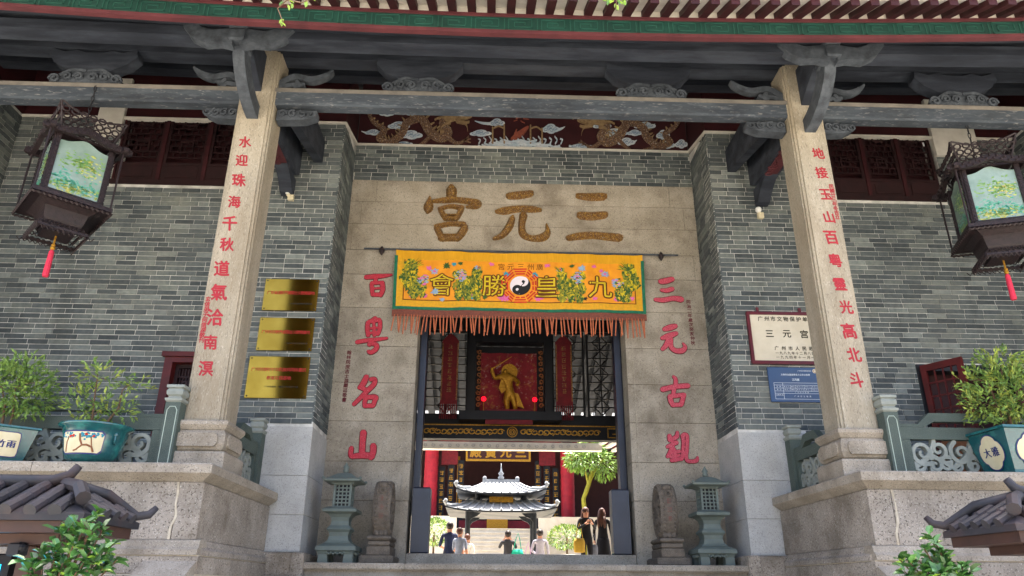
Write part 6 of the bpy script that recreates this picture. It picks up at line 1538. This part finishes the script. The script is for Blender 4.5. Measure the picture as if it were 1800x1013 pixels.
hr = MB().add([(-14,30.2,6.5),(14,30.2,6.5),(14,36,10.5),(-14,36,10.5),(-14,42,7),(14,42,7),(-14,30.2,6.3),(14,30.2,6.3),(14,42,6.8),(-14,42,6.8)], [(0,1,2,3),(3,2,5,4),(0,6,7,1),(6,9,8,7),(4,5,8,9),(0,3,4,9,6),(1,7,8,5,2)]).build('roof', M['rooftile'], hall)
for k in range(60): MB().tube([(-10+.34*k,30.1,6.5),(-10+.34*k,36,10.6)], .07, 6).build('roof_rib', M['rooftile'], hr)
for x in (-6.6, -2.96, 2.86, 6.5):
    c = MB().lathe([(.36,2.15),(.36,2.3),(.24,2.4),(.24,6.0)], (x, HY, 0), 14).build('hall_column', M['redwood'], hall, smooth=False)
    if abs(x) < 4: MB().lathe([(.29,2.4)]+[(.285+.012*(i % 2), 2.5+.16*i) for i in range(20)]+[(.29,5.72)], (x, HY, 0), 16).build('red_cloth_wrap', M['redcloth'], c, smooth=True)
for x, z1 in ((-2.52, 4.9), (-2.12, 5.0), (-1.7, 5.2), (1.62, 5.2), (2.0, 5.0), (2.38, 4.9)):
    bd = MB().box(x-.13, x+.13, HY+.3, HY+.36, 2.3, z1-.1).build('couplet_board', M['black'], hall); mb = MB()
    for i in range(8): brush_marks(mb, x, z1-.35-.29*i, HY+.297, .22)
    mb.build('lettering', M['gold'], bd, fix=False)
for x in (-2.02, 1.85): MB().lathe([(.06,2.3),(.06,5.3)], (x+.2, HY+.6, 0), 8).build('gilded_post', M['gold'], hall)
pq = MB().box(-1.5, 1.28, HY-.1, HY, 5.02, 5.75).build('name_board', M['maroon'], hall)
mb = MB()
for (a, b_, c, d) in ((-1.5,1.28,5.0,5.09),(-1.5,1.28,5.69,5.77),(-1.5,-1.42,5.09,5.69),(1.2,1.28,5.09,5.69)): mb.box(a, b_, HY-.13, HY-.09, c, d)
mb.build('board_frame', M['gold'], pq); mb = MB(); line_text(mb, '殿寶元三', -1.4, 1.18, 5.39, HY-.105, .5, .04); mb.build('lettering', M['gold'], pq, fix=False)
al = empty('altar_table', (-.1, 31.6, 2.15), 'red draped altar with a gilt chest at the head of the far steps', 'altar')
MB().box(-1.7, 1.45, 31.7, 32.3, 2.15, 2.55).build('drape', M['darkred'], al); MB().bevbox(-.55, .3, 31.4, 31.68, 2.15, 2.6, .02).build('chest', M['gold'], al)
# side hall on the right of the courtyard
sd_ = empty('side_hall', (6.5, 27, .1), 'dark red side hall beyond the yellow trunked tree', 'hall'); MB().box(4.9, 9, 25, 30.3, .1, 5.5).build('wall', M['maroon'], sd_); MB().add([(4.2,24.6,5.3),(4.2,30.4,5.3),(7,30.4,7.2),(7,24.6,7.2),(4.2,24.6,5.15),(4.2,30.4,5.15),(7,30.4,7.0),(7,24.6,7.0)], [(0,1,2,3),(4,7,6,5),(0,4,5,1),(3,2,6,7),(0,3,7,4),(1,5,6,2)]).build('roof', M['rooftile'], sd_)
# tree, shrubs, planters
e = empty('yellow_trunk_tree', (2.95, 27.5, .1), 'small tree with yellow green trunk and bright crown right of the hall steps', 'tree')
tp = [(2.95,27.5,.5),(2.92,27.5,2.0),(2.98,27.5,2.6),(2.95,27.5,3.0),(3.15,27.5,3.5),(3.3,27.5,4.0)]
MB().tube(tp, [.10,.09,.09,.08,.08,.06], 8).tube([tp[4],(3.0,27.5,4.2),(2.8,27.4,4.6)], [.05,.035,.02], 6).tube([tp[4],(3.5,27.5,4.2),(3.8,27.4,4.5)], [.05,.035,.02], 6).build('trunk', M['yellowbark'], e)
mb = MB()
for (c, r) in (((3.15,27.5,4.45),(.75,.6,.5)), ((2.7,27.5,4.4),(.4,.4,.35)), ((3.75,27.5,4.2),(.45,.4,.5)), ((3.3,27.5,4.85),(.5,.4,.3))):
    for i in range(420):
        v = rv(); v = v.normalized()*v.length**.5; p = Vector((c[0]+v.x*r[0], c[1]+v.y*r[1], c[2]+v.z*r[2])); mb.cur = random.random() < .4
        leaf_into(mb, p, v+Vector((0,0,-.4))+rv()*.6, .2, .05, random.uniform(-1,1))
o = mb.build('crown', [M['leafD'], M['leafA']], e, fix=False); o['kind'] = 'stuff'
pl = empty('round_planter', (2.95, 27.5, .1), 'pale stone planter holding the yellow trunked tree', 'planter'); MB().lathe([(.45,.1),(.5,.2),(.6,.55),(.55,.6),(.5,.52),(.01,.5)], (2.95, 27.5, 0), 16).build('bowl', M['palestone'], pl)
for (x, y, zc, rx, rz, lab) in ((-2.35, 26.5, 1.75, .55, .42, 'rounded courtyard shrub in a stone planter on the left'), (2.1, 25.5, 1.55, .6, .36, 'rounded courtyard shrub in a stone planter behind the women in black')):
    e = empty('courtyard_shrub', (x, y, .9), lab, 'shrub', 'courtyard shrubs'); mb = MB()
    for i in range(900):
        v = rv(); v = v.normalized()*v.length**.4; mb.cur = random.random() < .3
        leaf_into(mb, (x+v.x*rx, y+v.y*rx, zc+v.z*rz), v+rv()*.6, .12, .05, random.uniform(-1,1))
    o = mb.build('foliage', [M['leafA'], M['leafB']], e, fix=False); o['kind'] = 'stuff'
    MB().tube([(x,y,.9),(x,y,zc)], .04, 6).build('stem', M['bark'], e)
    p = empty('stone_planter', (x, y, .1), 'pale stone planter under the courtyard shrub on the %s' % ('left' if x < 0 else 'right'), 'planter', 'courtyard planters'); MB().lathe([(.6,.1),(.62,.2),(.55,.3),(.66,.85),(.72,.98),(.62,1.0),(.6,.92),(.01,.9)], (x, y, 0), 18).build('bowl', M['palestone'], p)

for o in bpy.data.objects:      # fine work too small to pick apart piece by piece
    if o.type == 'MESH' and o.name.split('.')[0] in ('carved_relief', 'apron', 'painted_landscape', 'embroidered_flowers', 'embroidered_beast', 'pierced_tier', 'pierced_crest', 'painted_leaves', 'plate_fringe', 'side_carving', 'gold_carving', 'painted_flowers', 'fingers', 'lettering', 'small_characters'): o['kind'] = 'stuff'
